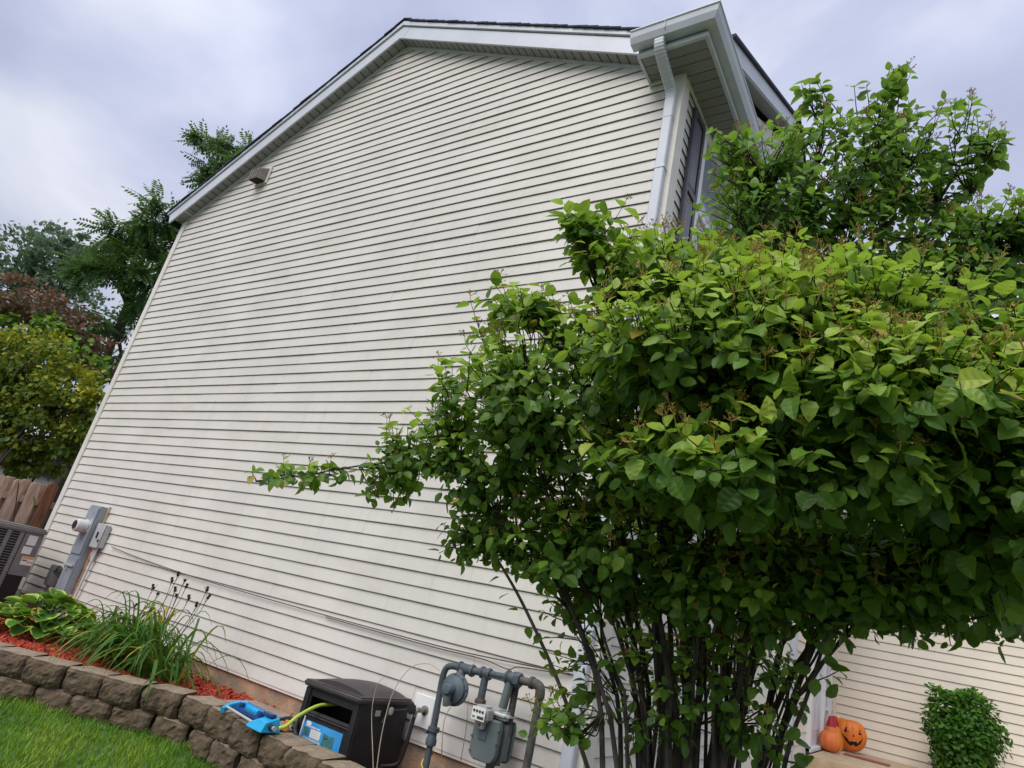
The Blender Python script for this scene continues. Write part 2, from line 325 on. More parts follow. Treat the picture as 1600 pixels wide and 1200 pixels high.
# ------------------------------------------------------------------ house
XL, XR, RX, RZ = -9.65, -1.80, -5.73, 8.225       # left corner, front corner, ridge
SL, SR = .522, .486                                # slopes of the two rakes (at the wall line)
Z0, CO = .665, .1096                               # bottom of the siding, exposure of one course
def rake(x): return RZ - (RX - x) * SL if x < RX else RZ - (x - RX) * SR
house = thing('house', (-5.7, 3, .3), 'two-storey house with pale cream lap siding and a gable end', 'house')
def plank(mb, a0, b0, a1, b1, z, fmap, nseg=10, course=CO):
    # one lapped course; fmap(u, out, z) -> world.  profile runs from the hidden back of the butt up to the hidden top
    jz = [random.uniform(-.0012, .0012) for _ in range(nseg + 1)]; jo = [random.uniform(-.0012, .0012) for _ in range(nseg + 1)]
    prof = [(-.004, .034), (.0090, .026), (.0112, 0), (.0138, 0), (.0142, .004), (.0024, course - .0065), (-.005, course - .0035), (-.005, course + .036)]   # thin lip with an open channel behind it
    vs = []; m = len(prof)
    for i in range(nseg + 1):
        t = i / nseg
        for k, (o, h) in enumerate(prof):
            hh = h / course; a = a0 + (a1 - a0) * hh; b = b0 + (b1 - b0) * hh
            vs.append(fmap(a + (b - a) * t, o + (jo[i] if 1 < k < 6 else 0), z + h + jz[i]))
    fs = [(i * m + k, (i + 1) * m + k, (i + 1) * m + k + 1, i * m + k + 1) for i in range(nseg) for k in range(m - 1)]
    fs += [tuple(range(m)), tuple(range(nseg * m + m - 1, nseg * m - 1, -1))]
    mb.add(vs, fs)
def backing(name, quads, parent, m):
    mb = MB()
    for q in quads: mb.add(q, [tuple(range(len(q)))])
    return mb.build(name, m, parent)
g_map = lambda u, o, z: (u, -o, z)
gw = MB(); gw.prism([(XL + .02, Z0 - .01), (XR - .02, Z0 - .01), (XR - .02, rake(XR)), (RX, RZ + .08), (XL + .02, rake(XL))], .006, .12, Matrix(((1, 0, 0, 0), (0, 0, 1, 0), (0, 1, 0, 0), (0, 0, 0, 1))))
gable_wall = gw.build('gable_wall', M_CORNER, house)
k = 0
while True:
    z = Z0 + k * CO
    if z > RZ - .06: break
    def ends(zz):
        a = XL + .085; b = XR - .115
        if zz > rake(a): a = RX - (RZ - zz) / SL
        if zz > rake(b): b = RX + (RZ - zz) / SR
        return a, max(b, a + .02)
    a0, b0 = ends(z); a1, b1 = ends(min(z + CO, RZ - .01))
    cuts = [c for c in np.arange(-13.2 + (k * 1.37) % 3.66, XR, 3.66) if max(a0, a1) + .5 < c < min(b0, b1) - .5]     # staggered end laps
    xs_ = [None] + list(cuts) + [None]
    for q in range(len(xs_) - 1):
        p0, p1 = (a0, a1) if xs_[q] is None else (xs_[q] - .02, xs_[q] - .02); q0, q1 = (b0, b1) if xs_[q + 1] is None else (xs_[q + 1], xs_[q + 1])
        dy = .0016 * (q % 2); mb = MB(); plank(mb, p0, q0, p1, q1, z, lambda u, o, zz, d=dy: (u, -o - d, zz), 8); mb.build('siding_plank', M_SIDING, gable_wall)
    k += 1
# starter strip, foundation
MB().box((XL, -.012, Z0 - .02), (XR, .1, Z0 + .012)).build('starter_strip', M_CORNER, house)
MB().box((XL + .01, -.002 + .012, -.4), (XR - .01, .25, Z0 - .018)).build('foundation', M_FOUND, house)
# corner posts
MB().box((XL - .02, -.03, Z0), (XL + .085, .02, rake(XL) - .0)).box((XL - .02, .02, Z0), (XL + .01, .12, rake(XL))).build('corner_post', M_CORNER, house, bevel=.003)
MB().box((XR - .115, -.03, Z0), (XR + .03, .02, 6.26)).box((XR - .01, .02, Z0), (XR + .03, .12, 6.26)).build('corner_post', M_CORNER, house, bevel=.003)
# rake trim, soffit panels, fascia boards, roof
OV = .145
def rake_mat(side):
    s = SL if side < 0 else -SR; u = Vector((1, 0, s)).normalized(); n = Vector((-u.z, 0, u.x))
    return Matrix(((u.x, 0, n.x, RX), (0, 1, 0, 0), (u.z, 0, n.z, RZ), (0, 0, 0, 1))), u
for side, xe in ((-1, XL - .02), (1, -2.10)):
    Mx, u = rake_mat(side); ln = (xe - RX) / u.x
    lo, hi = (min(ln, 0), max(ln, 0))
    MB().box((lo, -.028, -.028), (hi, .0, .0), Mx).build('rake_trim', M_TRIM, house)
    pan = MB(); wdt = .118; pan.box((.009, -OV, .000), (wdt - .009, -.026, .014))
    me = pan.mesh('soffit_panel', M_SOFFIT)
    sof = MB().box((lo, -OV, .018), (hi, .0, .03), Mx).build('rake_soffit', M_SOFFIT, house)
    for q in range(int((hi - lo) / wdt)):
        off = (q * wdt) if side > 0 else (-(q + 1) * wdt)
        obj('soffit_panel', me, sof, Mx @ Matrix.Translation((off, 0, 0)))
    l2 = lo - (.14 if side < 0 else 0); h2 = hi
    MB().box((l2, -OV - .022, -.006), (h2, -OV, .175), Mx).build('fascia_board', M_TRIM, house, bevel=.004)
    MB().box((l2 - (.03 if side < 0 else 0), -OV - .042, .185), (h2, -OV, .245), Mx).build('drip_edge', M_TRIM, house, bevel=.004)
    # stepped shingle courses
    rf = MB(); total = (hi - lo) + .30; nc = int(total / .14)
    for q in range(nc):
        a = q * .14; b = a + .20
        xs0, xs1 = (a, b) if side > 0 else (-b, -a)
        t0, t1 = (.262, .272) if side > 0 else (.272, .262)
        yo = -OV - .055 - random.uniform(0, .012)
        vs = [Mx @ Vector(p) for p in ((xs0, yo, t0 - .014), (xs1, yo, t1 - .014), (xs1, 9.2, t1 - .014), (xs0, 9.2, t0 - .014), (xs0, yo, t0 + .004), (xs1, yo, t1 + .004), (xs1, 9.2, t1 + .004), (xs0, 9.2, t0 + .004))]
        vs = [Vector(v) + Vector((0, 0, -.0008 * q)) for v in vs]
        rf.add(vs, [(0, 3, 2, 1), (4, 5, 6, 7), (0, 1, 5, 4), (1, 2, 6, 5), (2, 3, 7, 6), (3, 0, 4, 7)])
    ro = rf.build('roof_slope', M_SHINGLE, house)
    MB().box((lo - (.30 if side < 0 else 0), -OV, .20), (hi + (.55 if side > 0 else 0), 9.1, .245), Mx).build('roof_deck', M_DARK, ro)
uL, uR = Vector((1, SL)).normalized(), Vector((1, -SR)).normalized()
for nm, d0, d1, yo in (('fascia_board', -.007, .176, .024), ('drip_edge', .184, .246, .044)):
    nL, nR = Vector((-uL.y, uL.x)), Vector((-uR.y, uR.x)); o0 = Vector((RX, RZ))
    pl = [o0 - uL * .07 + nL * d0, o0 + Vector((0, d0 * 1.12)), o0 + uR * .07 + nR * d0, o0 + uR * .07 + nR * d1, o0 + Vector((0, d1 * 1.12)), o0 - uL * .07 + nL * d1]
    MB().prism([tuple(p) for p in pl], OV, OV + yo, Matrix(((1, 0, 0, 0), (0, 0, -1, 0), (0, 1, 0, 0), (0, 0, 0, 1)))).build(nm, M_TRIM, house)
ro_ = MB()
for q in range(34):                                 # ridge cap shingles
    y0_ = -OV - .06 + q * .27
    for (ua, nn, sg) in ((uL, Vector((-uL.y, uL.x)), -1), (uR, Vector((-uR.y, uR.x)), 1)):
        c0 = Vector((RX, RZ + .284 * 1.12 + .004 * (q % 2))); c1 = c0 + ua * (sg * .17)
        vs = [(c.x, yy, c.y + dz) for c in (c0, c1) for yy in (y0_, y0_ + .285) for dz in (-.016, .002)]
        ro_.add(vs, [(0, 1, 3, 2), (4, 6, 7, 5), (0, 4, 5, 1), (2, 3, 7, 6), (0, 2, 6, 4), (1, 5, 7, 3)])
ro_.build('ridge_cap', M_SHINGLE, house)
# left eave: little boxed return and gutter end
zb = 6.262
lb = MB(); lb.prism([(-9.93, zb), (-9.47, zb), (-9.47, zb + .13), (-9.93, zb + .02 + .0)], .005, OV + .018, Matrix(((1, 0, 0, 0), (0, 0, -1, 0), (0, 1, 0, 0), (0, 0, 0, 1))))
lb.build('eave_return', M_TRIM, house, bevel=.003)
MB().box((-9.93, .0, zb), (-9.64, 9, zb + .02)).build('eave_soffit', M_SOFFIT, house)
gut = MB(); prof = [(0, 0), (-.085, 0), (-.115, .06), (-.125, .115), (-.118, .125), (0, .125)]
gut.prism(prof, -.17, 9.0, Matrix(((1, 0, 0, -9.93), (0, 0, 1, 0), (0, 1, 0, zb + .03), (0, 0, 0, 1)))); gut.build('gutter', M_TRIM, house)
# right eave box: soffit in panels, fascia, gutter wrapping the corner
BX0, BX1, BY = -2.10, -1.50, -.325
ZS = 6.257
box_ = MB().box((BX0, BY, ZS + .014), (BX1, .0, ZS + .17)).box((XR + .02, .0, ZS + .014), (BX1, 9.1, ZS + .17)).build('eave_box', M_TRIM, house)
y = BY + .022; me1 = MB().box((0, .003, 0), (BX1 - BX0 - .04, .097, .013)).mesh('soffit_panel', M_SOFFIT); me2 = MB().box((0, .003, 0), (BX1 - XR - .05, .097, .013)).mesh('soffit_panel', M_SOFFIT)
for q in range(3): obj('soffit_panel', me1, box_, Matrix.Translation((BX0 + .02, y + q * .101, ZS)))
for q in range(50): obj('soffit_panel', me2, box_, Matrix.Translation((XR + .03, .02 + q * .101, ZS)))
MB().box((BX0 - .006, BY - .012, ZS - .012), (BX1 + .012, BY + .02, ZS + .03)).box((BX1 - .02, BY + .02, ZS - .012), (BX1 + .012, 9.1, ZS + .03)).box((BX0 - .006, BY + .02, ZS - .012), (BX0 + .02, .0, ZS + .03)).build('soffit_edge_trim', M_TRIM, box_, bevel=.003)
MB().box((BX0 - .004, -.034, ZS - .035), (XR - .1, -.018, ZS + .0)).box((XR + .02, .02, ZS - .04), (XR + .035, 9, ZS - .004)).build('frieze_trim', M_CORNER, box_)
def gutter_corner(x0, x1, y0, y1, z):
    prof = [(0, 0), (.082, 0), (.108, .055), (.118, .105), (.128, .112), (.128, .125), (.10, .125), (.10, .118), (0, .118)]
    vs = []; n = len(prof)
    for (bx, by, dx, dy) in ((x0, y0, 0, -1), (x1, y0, 1, -1), (x1, y1, 1, 0)):
        for o, h in prof: vs.append((bx + dx * o, by + dy * o, z + h))
    fs = [(s * n + k, s * n + (k + 1) % n, (s + 1) * n + (k + 1) % n, (s + 1) * n + k) for s in (0, 1) for k in range(n)] + [tuple(range(n)), tuple(range(3 * n - 1, 2 * n - 1, -1))]
    return MB().add(vs, fs)
gc = gutter_corner(BX0 - .04, BX1 + .0, BY - .012, 3.2, ZS + .055).build('gutter', M_TRIM, house, bevel=.002)
sl = MB()
for (xx) in (-1.83,): sl.box((xx, BY - .137, ZS + .09), (xx + .004, BY - .02, ZS + .176))
sl.build('gutter_seam', M_TRIM, gc)
# little shingled cap over the eave box
MB().add([(BX0 - .02, BY - .03, ZS + .18), (BX1 + .03, BY - .03, ZS + .18), (BX1 + .03, .0, ZS + .24), (BX0 - .02, .0, ZS + .30), (BX0 - .02, BY - .03, ZS + .172), (BX1 + .03, BY - .03, ZS + .172), (BX1 + .03, .0, ZS + .172), (BX0 - .02, .0, ZS + .172)], [(0, 1, 2, 3), (0, 4, 5, 1), (1, 5, 6, 2), (2, 6, 7, 3), (0, 3, 7, 4), (4, 7, 6, 5)]).build('roof_cap', M_SHINGLE, house)
# downspout with ribbed elbows
def rect_sweep(pts, w, d, ribs=()):
    mb = MB(); vs = []; m = len(pts)
    for i, p in enumerate(pts):
        p = Vector(p); t = (Vector(pts[min(i + 1, m - 1)]) - Vector(pts[max(i - 1, 0)])).normalized()
        a = Vector((1, 0, 0)); b = t.cross(a).normalized(); s = .93 if i in ribs else 1.0
        for sx, sy in ((-1, -.8), (-.8, -1), (.8, -1), (1, -.8), (1, .8), (.8, 1), (-.8, 1), (-1, .8)): vs.append(p + a * (sx * w / 2 * s) + b * (sy * d / 2 * s))
    fs = [(i * 8 + k, i * 8 + (k + 1) % 8, (i + 1) * 8 + (k + 1) % 8, (i + 1) * 8 + k) for i in range(m - 1) for k in range(8)] + [tuple(range(7, -1, -1)), tuple(range((m - 1) * 8, m * 8))]
    return mb.add(vs, fs)
DX = XR - .055
pth = [(DX - .03, BY - .055, ZS + .07)] + list(map(tuple, bez((DX - .03, BY - .055, ZS + .03), (DX - .03, BY - .055, ZS - .06), (DX - .02, BY + .06, ZS - .10), (DX - .012, -.16, ZS - .17), 22)))
pth += list(map(tuple, bez((DX - .010, -.15, ZS - .178), (DX, -.08, ZS - .22), (DX, -.062, ZS - .26), (DX, -.062, ZS - .34), 16)))
dspt = rect_sweep(pth + [(DX, -.062, ZS - .52)], .088, .064, set(range(2, 38, 2))).build('downspout', M_TRIM, house)
rect_sweep([(DX, -.062, ZS - .50), (DX, -.062, 3.3), (DX, -.062, .45)], .082, .060).build('downspout_pipe', M_TRIM, dspt)
for zz in (5.2, 3.4, 1.6): MB().box((DX - .048, -.096, zz), (DX + .048, -.028, zz + .025)).build('downspout_strap', M_TRIM, dspt)
# front facade (faces +X) with window and shutters
f_map = lambda u, o, z: (XR + o, u, z)
fw = MB().box((XR - .12, .13, .1), (XR - .006, 9.0, 6.27)).build('front_wall', M_CORNER, house)
WIN = (.66, 1.62, 4.55, 6.12)
k = 0
while Z0 + k * CO < 6.20:
    z = Z0 + k * CO; k += 1
    segs = [(.12, 9.0)]
    if z + CO > WIN[2] - .09 and z < WIN[3] + .09: segs = [(.12, WIN[0] - .08), (WIN[1] + .08, 9.0)]
    for a, b in segs:
        mb = MB(); plank(mb, a, b, a, b, z, f_map, 5); mb.build('siding_plank', M_SIDING, fw)
wn = MB()
y0, y1, z0, z1 = WIN
for a, b in (((XR - .01, y0 - .085, z0 - .09), (XR + .045, y0, z1 + .09)), ((XR - .01, y1, z0 - .09), (XR + .045, y1 + .085, z1 + .09)), ((XR - .01, y0, z1), (XR + .045, y1, z1 + .09)), ((XR - .01, y0, z0 - .09), (XR + .06, y1, z0)),
             ((XR - .01, y0, (z0 + z1) / 2 - .03), (XR + .03, y1, (z0 + z1) / 2 + .03))): wn.box(a, b)
window = wn.build('window', M_WHITE, house, bevel=.004)
MB().box((XR - .004, y0, z0), (XR + .008, y1, (z0 + z1) / 2 - .03)).build('pane', M_GLASS, window)
MB().box((XR - .004, y0, (z0 + z1) / 2 + .03), (XR + .014, y1, z1)).build('pane', M_GLASS, window)
def shutter(ya, yb):
    m = MB(); a, b = 4.47, 6.16
    m.box((XR + .016, ya, a), (XR + .030, yb, b))
    for q in ((ya, ya + .05, a, b), (yb - .05, yb, a, b), (ya + .05, yb - .05, b - .06, b), (ya + .05, yb - .05, a, a + .06), (ya + .05, yb - .05, (a + b) / 2 - .035, (a + b) / 2 + .035)): m.box((XR + .030, q[0], q[2]), (XR + .048, q[1], q[3]))
    s = m.build('shutter', M_SHUTTER, house, bevel=.003)
    p = MB()
    for za, zb_ in ((a + .09, (a + b) / 2 - .06), ((a + b) / 2 + .06, b - .09)): p.box((XR + .030, ya + .07, za), (XR + .040, yb - .07, zb_))
    p.build('shutter_panel', mat('shutter_panel_plastic', (.115, .115, .14), .4, .1, 5), s, bevel=.004)
shutter(.28, .575); shutter(1.705, 2.0)
# front cross gable above the eave: triangular wall, rake boards and roof
cg0, cg1, cgp, zlo, zpk = .18, 6.1, 3.15, 6.60, 8.30
gx = MB().prism([(cg0 + .3, zlo - .02), (cg1 - .3, zlo - .02), (cgp, zpk - .12)], -2.3, -1.62, Matrix(((0, 0, 1, 0), (1, 0, 0, 0), (0, 1, 0, 0), (0, 0, 0, 1)))).build('front_gable', M_SIDING, house)
for ya, yb in ((cg0, cgp), (cg1, cgp)):
    for x0, x1, dz0, dz1, mm, nm in ((-1.50, -1.47, -.02, .17, M_TRIM, 'fascia_board'), (-3.6, -1.44, .175, .215, M_SHINGLE, 'roof_slope')):
        vs = [(x, yy, zz + dz) for x in (x0, x1) for (yy, zz) in ((ya, zlo), (yb, zpk)) for dz in (dz0, dz1)]
        MB().add(vs, [(0, 1, 3, 2), (4, 6, 7, 5), (0, 4, 5, 1), (2, 3, 7, 6), (0, 2, 6, 4), (1, 5, 7, 3)]).build(nm, mm, gx)
    vs = [(x, yy, zz + dz) for x in (-1.63, -1.50) for (yy, zz) in ((ya, zlo), (yb, zpk)) for dz in (-.02, .0)]
    MB().add(vs, [(0, 1, 3, 2), (4, 6, 7, 5), (0, 4, 5, 1), (2, 3, 7, 6), (0, 2, 6, 4), (1, 5, 7, 3)]).build('rake_soffit', M_SOFFIT, gx)
# entry bay with the door, and the garage wing's side wall
EX, EY0, EY1, GY = -1.245, 3.35, 6.50, 6.50
e_map = lambda u, o, z: (EX + o, u, z)
ew = MB().box((XR + .03, EY0, .2), (EX - .006, EY1 + .3, 3.5)).build('entry_wall', M_CORNER, house)
DY0, DY1 = 4.35, 6.02
k = 0
while Z0 + k * CO < 3.35:
    z = Z0 + k * CO; k += 1
    segs = [(EY0 + .10, EY1 - .05)] if z > 3.02 else [(EY0 + .10, DY0), (DY1, EY1 - .05)]
    for a, b in segs:
        mb = MB(); plank(mb, a, b, a, b, z, e_map, 2); mb.build('siding_plank', M_SIDING2, ew)
MB().box((EX - .02, EY0 - .03, .4), (EX + .035, EY0 + .10, 3.45)).build('corner_post', M_TRIM, ew, bevel=.004)
MB().box((XR + .03, EY0 - .1, 3.45), (EX + .35, EY1 + .2, 3.62)).build('entry_roof', M_TRIM, ew)
PZ = .915                                          # porch floor
dm = MB()
for a, b in ((DY0, DY0 + .11), (DY0 + .98, DY0 + 1.10), (DY1 - .11, DY1)): dm.box((EX - .01, a, PZ), (EX + .05, b, 3.02))
dm.box((EX - .01, DY0, 2.92), (EX + .05, DY1, 3.03)); dm.box((EX - .01, DY0, PZ), (EX + .06, DY1, PZ + .04))
door = dm.build('front_door', M_WHITE, house, bevel=.004)
dl = MB().box((EX - .03, DY0 + .11, PZ + .04), (EX + .012, DY0 + .98, 2.92)).build('door_leaf', mat('door_paint', (.62, .66, .72), .4, .05, 4), door)
dp = MB()
for za, zb_ in ((PZ + .2, PZ + .75), (PZ + .9, PZ + 1.75)):
    for ya in (DY0 + .2, DY0 + .60): dp.box((EX + .010, ya, za), (EX + .020, ya + .29, zb_))
dp.build('door_panel', mat('door_paint_panel', (.64, .68, .74), .4, .05, 4), dl, bevel=.004)
MB().lathe([(.0, 0), (.03, .0), (.03, .03), (.0, .04)], 12, Matrix.Translation((EX + .012, DY0 + .18, PZ + 1.0)) @ Matrix.Rotation(math.pi / 2, 4, 'Y')).build('door_handle', M_BRASS, dl)
for q in range(5): MB().box((EX - .02, DY0 + 1.10, PZ + .06 + q * .375), (EX + .004, DY1 - .11, PZ + .06 + q * .375 + .35)).build('sidelight_pane', M_GLASS, door)
mun = MB()
for q in range(6): mun.box((EX - .012, DY0 + 1.10, PZ + .035 + q * .375), (EX + .024, DY1 - .11, PZ + .06 + q * .375))
mun.build('muntin', M_WHITE, door)
gr_map = lambda u, o, z: (u, GY - o, z)
gw2 = MB().box((EX, GY + .006, .1), (5.2, GY + .25, 3.6)).build('garage_wall', M_CORNER, house)
k = 0
while Z0 - .11 + k * CO < 3.4:
    mb = MB(); plank(mb, EX + .05, 5.15, EX + .05, 5.15, Z0 - .11 + k * CO, gr_map, 8); mb.build('siding_plank', M_SIDING2, gw2); k += 1
MB().box((EX - .01, GY - .05, .5), (EX + .05, GY + .0, 3.5)).build('corner_post', M_SIDING2, gw2, bevel=.004)
MB().add([(EX - .2, GY - .35, 3.45), (5.4, GY - .35, 3.45), (5.4, GY + 3.2, 4.4), (EX - .2, GY + 3.2, 4.4), (EX - .2, GY - .35, 3.6), (5.4, GY - .35, 3.6), (5.4, GY + 3.2, 4.55), (EX - .2, GY + 3.2, 4.55)], [(0, 3, 2, 1), (4, 5, 6, 7), (0, 1, 5, 4), (1, 2, 6, 5), (2, 3, 7, 6), (3, 0, 4, 7)]).build('garage_roof', M_SHINGLE, house)

porch = MB().rbox((EX + .06, 4.0, .1), (4.0, GY - .03, PZ), .02, 2).build('porch_slab', M_PORCH); porch['kind'] = 'structure'
MB().rbox((EX + .06, 3.65, .0), (4.0, 4.0, PZ - .18), .02, 2).build('porch_step', M_PORCH, porch)

# ------------------------------------------------------------------ block retaining wall
def block_mesh(seed, top):
    from mathutils import noise
    r = random.Random(seed); bm = bmesh.new(); nx, nz, ny = 12, 7, 4
    w, h, d = .298, .158, .24
    vid = {}; of = Vector((seed * 7.3, seed * 3.1, seed * 1.7))
    def vert(i, j, k):
        if (i, j, k) in vid: return vid[(i, j, k)]
        x = (i / nx - .5) * w; y = (j / ny) * d; z = k / nz * h
        x *= 1 - .16 * (j / ny)
        e1 = min(i, nx - i) / nx * w; e2 = min(k, nz - k) / nz * h
        if j == 0:
            q = Vector((x, 0, z)); rnd = .030 * math.exp(-e1 / .018) + .022 * math.exp(-e2 / .016)
            y += rnd - .012 + .020 * noise.noise(q * 9 + of) + .014 * noise.noise(q * 26 + of) + r.uniform(-.003, .003)
            x += .006 * noise.noise(q * 30 + of * 2); z += .006 * noise.noise(q * 28 - of) if 0 < k < nz else -abs(.012 * noise.noise(q * 14 - of))
        else:
            q = Vector((x, y, z)); x += .004 * noise.noise(q * 20 + of); z += .004 * noise.noise(q * 15 + of)
        vid[(i, j, k)] = bm.verts.new((x, y, z)); return vid[(i, j, k)]
    for i in range(nx):
        for k in range(nz): bm.faces.new((vert(i, 0, k), vert(i + 1, 0, k), vert(i + 1, 0, k + 1), vert(i, 0, k + 1)))
        for j in range(ny):
            f = bm.faces.new((vert(i, j, nz), vert(i + 1, j, nz), vert(i + 1, j + 1, nz), vert(i, j + 1, nz))); f.material_index = 1
    for j in range(ny):
        for k in range(nz):
            bm.faces.new((vert(0, j + 1, k), vert(0, j, k), vert(0, j, k + 1), vert(0, j + 1, k + 1)))
            bm.faces.new((vert(nx, j, k), vert(nx, j + 1, k), vert(nx, j + 1, k + 1), vert(nx, j, k + 1)))
    me = bpy.data.meshes.new('block'); bm.to_mesh(me); bm.free(); me.materials.append(M_BLOCK); me.materials.append(M_BLOCKT); return me
BLK = [block_mesh(s, True) for s in range(9)]
rw = thing('retaining_wall', (-4.6, -.9, .3), 'two-course retaining wall of weathered brown split-face blocks beside lawn', 'wall')
pp = np.array(PLAN); seg = np.hypot(*np.diff(pp, axis=0).T); cum = np.concatenate([[0], np.cumsum(seg)])
for row in range(3):
    s = .02 + (.15 if row == 1 else 0.0)
    while s < cum[-1] - .1:
        x = np.interp(s, cum, pp[:, 0]); y = np.interp(s, cum, pp[:, 1]); x2 = np.interp(min(s + .12, cum[-1]), cum, pp[:, 0]); y2 = np.interp(min(s + .12, cum[-1]), cum, pp[:, 1])
        x1 = np.interp(max(s - .12, 0), cum, pp[:, 0]); y1 = np.interp(max(s - .12, 0), cum, pp[:, 1])
        a = math.atan2(y2 - y1, x2 - x1) + random.uniform(-.05, .05) * (2.0 if x > -4.3 else 1)
        near = x > -4.35
        off = -.012 * row * 0 + random.uniform(-.012, .012)
        M_ = Matrix.Translation((x + math.sin(a) * off, y - math.cos(a) * off - (.012 * row), WALL_TOP - .16 * (row + 1) + random.uniform(-.004, .004))) @ Matrix.Rotation(a, 4, 'Z') @ Matrix.Rotation(random.uniform(-.012, .012), 4, 'Y')
        if near: M_ = M_ @ Matrix.Diagonal((.97, 1, 1, 1))
        obj('block', random.choice(BLK), rw, M_); s += .305

# ------------------------------------------------------------------ lawn grass
def grass():
    n = 95000; x = rng.uniform(-8.6, -2.6, n); y = rng.uniform(-3.6, -.75, n)
    keep = y < plan_y(x) + .02; x, y = x[keep], y[keep]; n = len(x); z = lawn_z(x, y)
    patch = np.sin(x * 5.1 + np.sin(y * 4)) * np.sin(y * 6.3 + 1.3 * np.sin(x * 3)) 
    near = np.clip((y - plan_y(x) + .06) / .06, 0, 1)
    h = rng.uniform(.030, .058, n) * (1 + .25 * patch) * (1 + near * rng.random(n) * .7); wd = rng.uniform(.0016, .0032, n); th = rng.uniform(0, 6.28, n); ln = rng.uniform(.2, 1.0, n) * h
    dx, dy = np.cos(th), np.sin(th); px, py = -dy * wd, dx * wd
    base = np.stack([x, y, z - .004], -1); side = np.stack([px, py, 0 * px], -1); d = np.stack([dx, dy, 0 * dx], -1)
    mid = base + d * (ln * .35)[:, None]; mid[:, 2] += h * .62; tip = base + d * ln[:, None]; tip[:, 2] += h
    V = np.stack([base - side, base + side, mid - side * .8, mid + side * .8, tip], 1).reshape(-1, 3)
    T = (np.array([(0, 1, 3), (0, 3, 2), (2, 3, 4)])[None] + (np.arange(n) * 5)[:, None, None]).reshape(-1, 3)
    tint = np.repeat(np.clip(.40 + .30 * patch + .18 * np.sin(x * 1.7 + 2.3 * y) + rng.normal(0, .22, n) + (rng.random(n) < .07) * .45, 0, 1), 5)
    o = obj('grass', fast_mesh('grass', V, T, M_GRASS, {'tint': tint})); tag(o, 'short bright green grass blades of the lawn', 'grass', kind='stuff')
grass()

# ------------------------------------------------------------------ things on and by the gable wall
def vent():
    t = thing('vent_hood', (-7.93, -.02, 6.55), 'small weathered louvred vent box high on gable wall', 'vent')
    MB().box((-8.06, -.035, 6.50), (-7.78, -.012, 6.78)).build('flange', M_CORNER, t, bevel=.003)
    MB().add([(-8.03, -.03, 6.53), (-7.81, -.03, 6.53), (-7.81, -.03, 6.75), (-8.03, -.03, 6.75), (-8.02, -.16, 6.50), (-7.82, -.16, 6.50), (-7.82, -.15, 6.66), (-8.02, -.15, 6.66)], [(4, 5, 6, 7), (0, 4, 7, 3), (1, 2, 6, 5), (3, 7, 6, 2)]).build('hood', M_VENT, t)
    for q in range(4): MB().box((-8.005 + q * .05, -.172, 6.51), (-7.985 + q * .05, -.152, 6.66)).build('louvre', M_VENT, t)
    MB().box((-8.0, -.13, 6.515), (-7.84, -.04, 6.53)).build('damper', M_DARK, t)
vent()
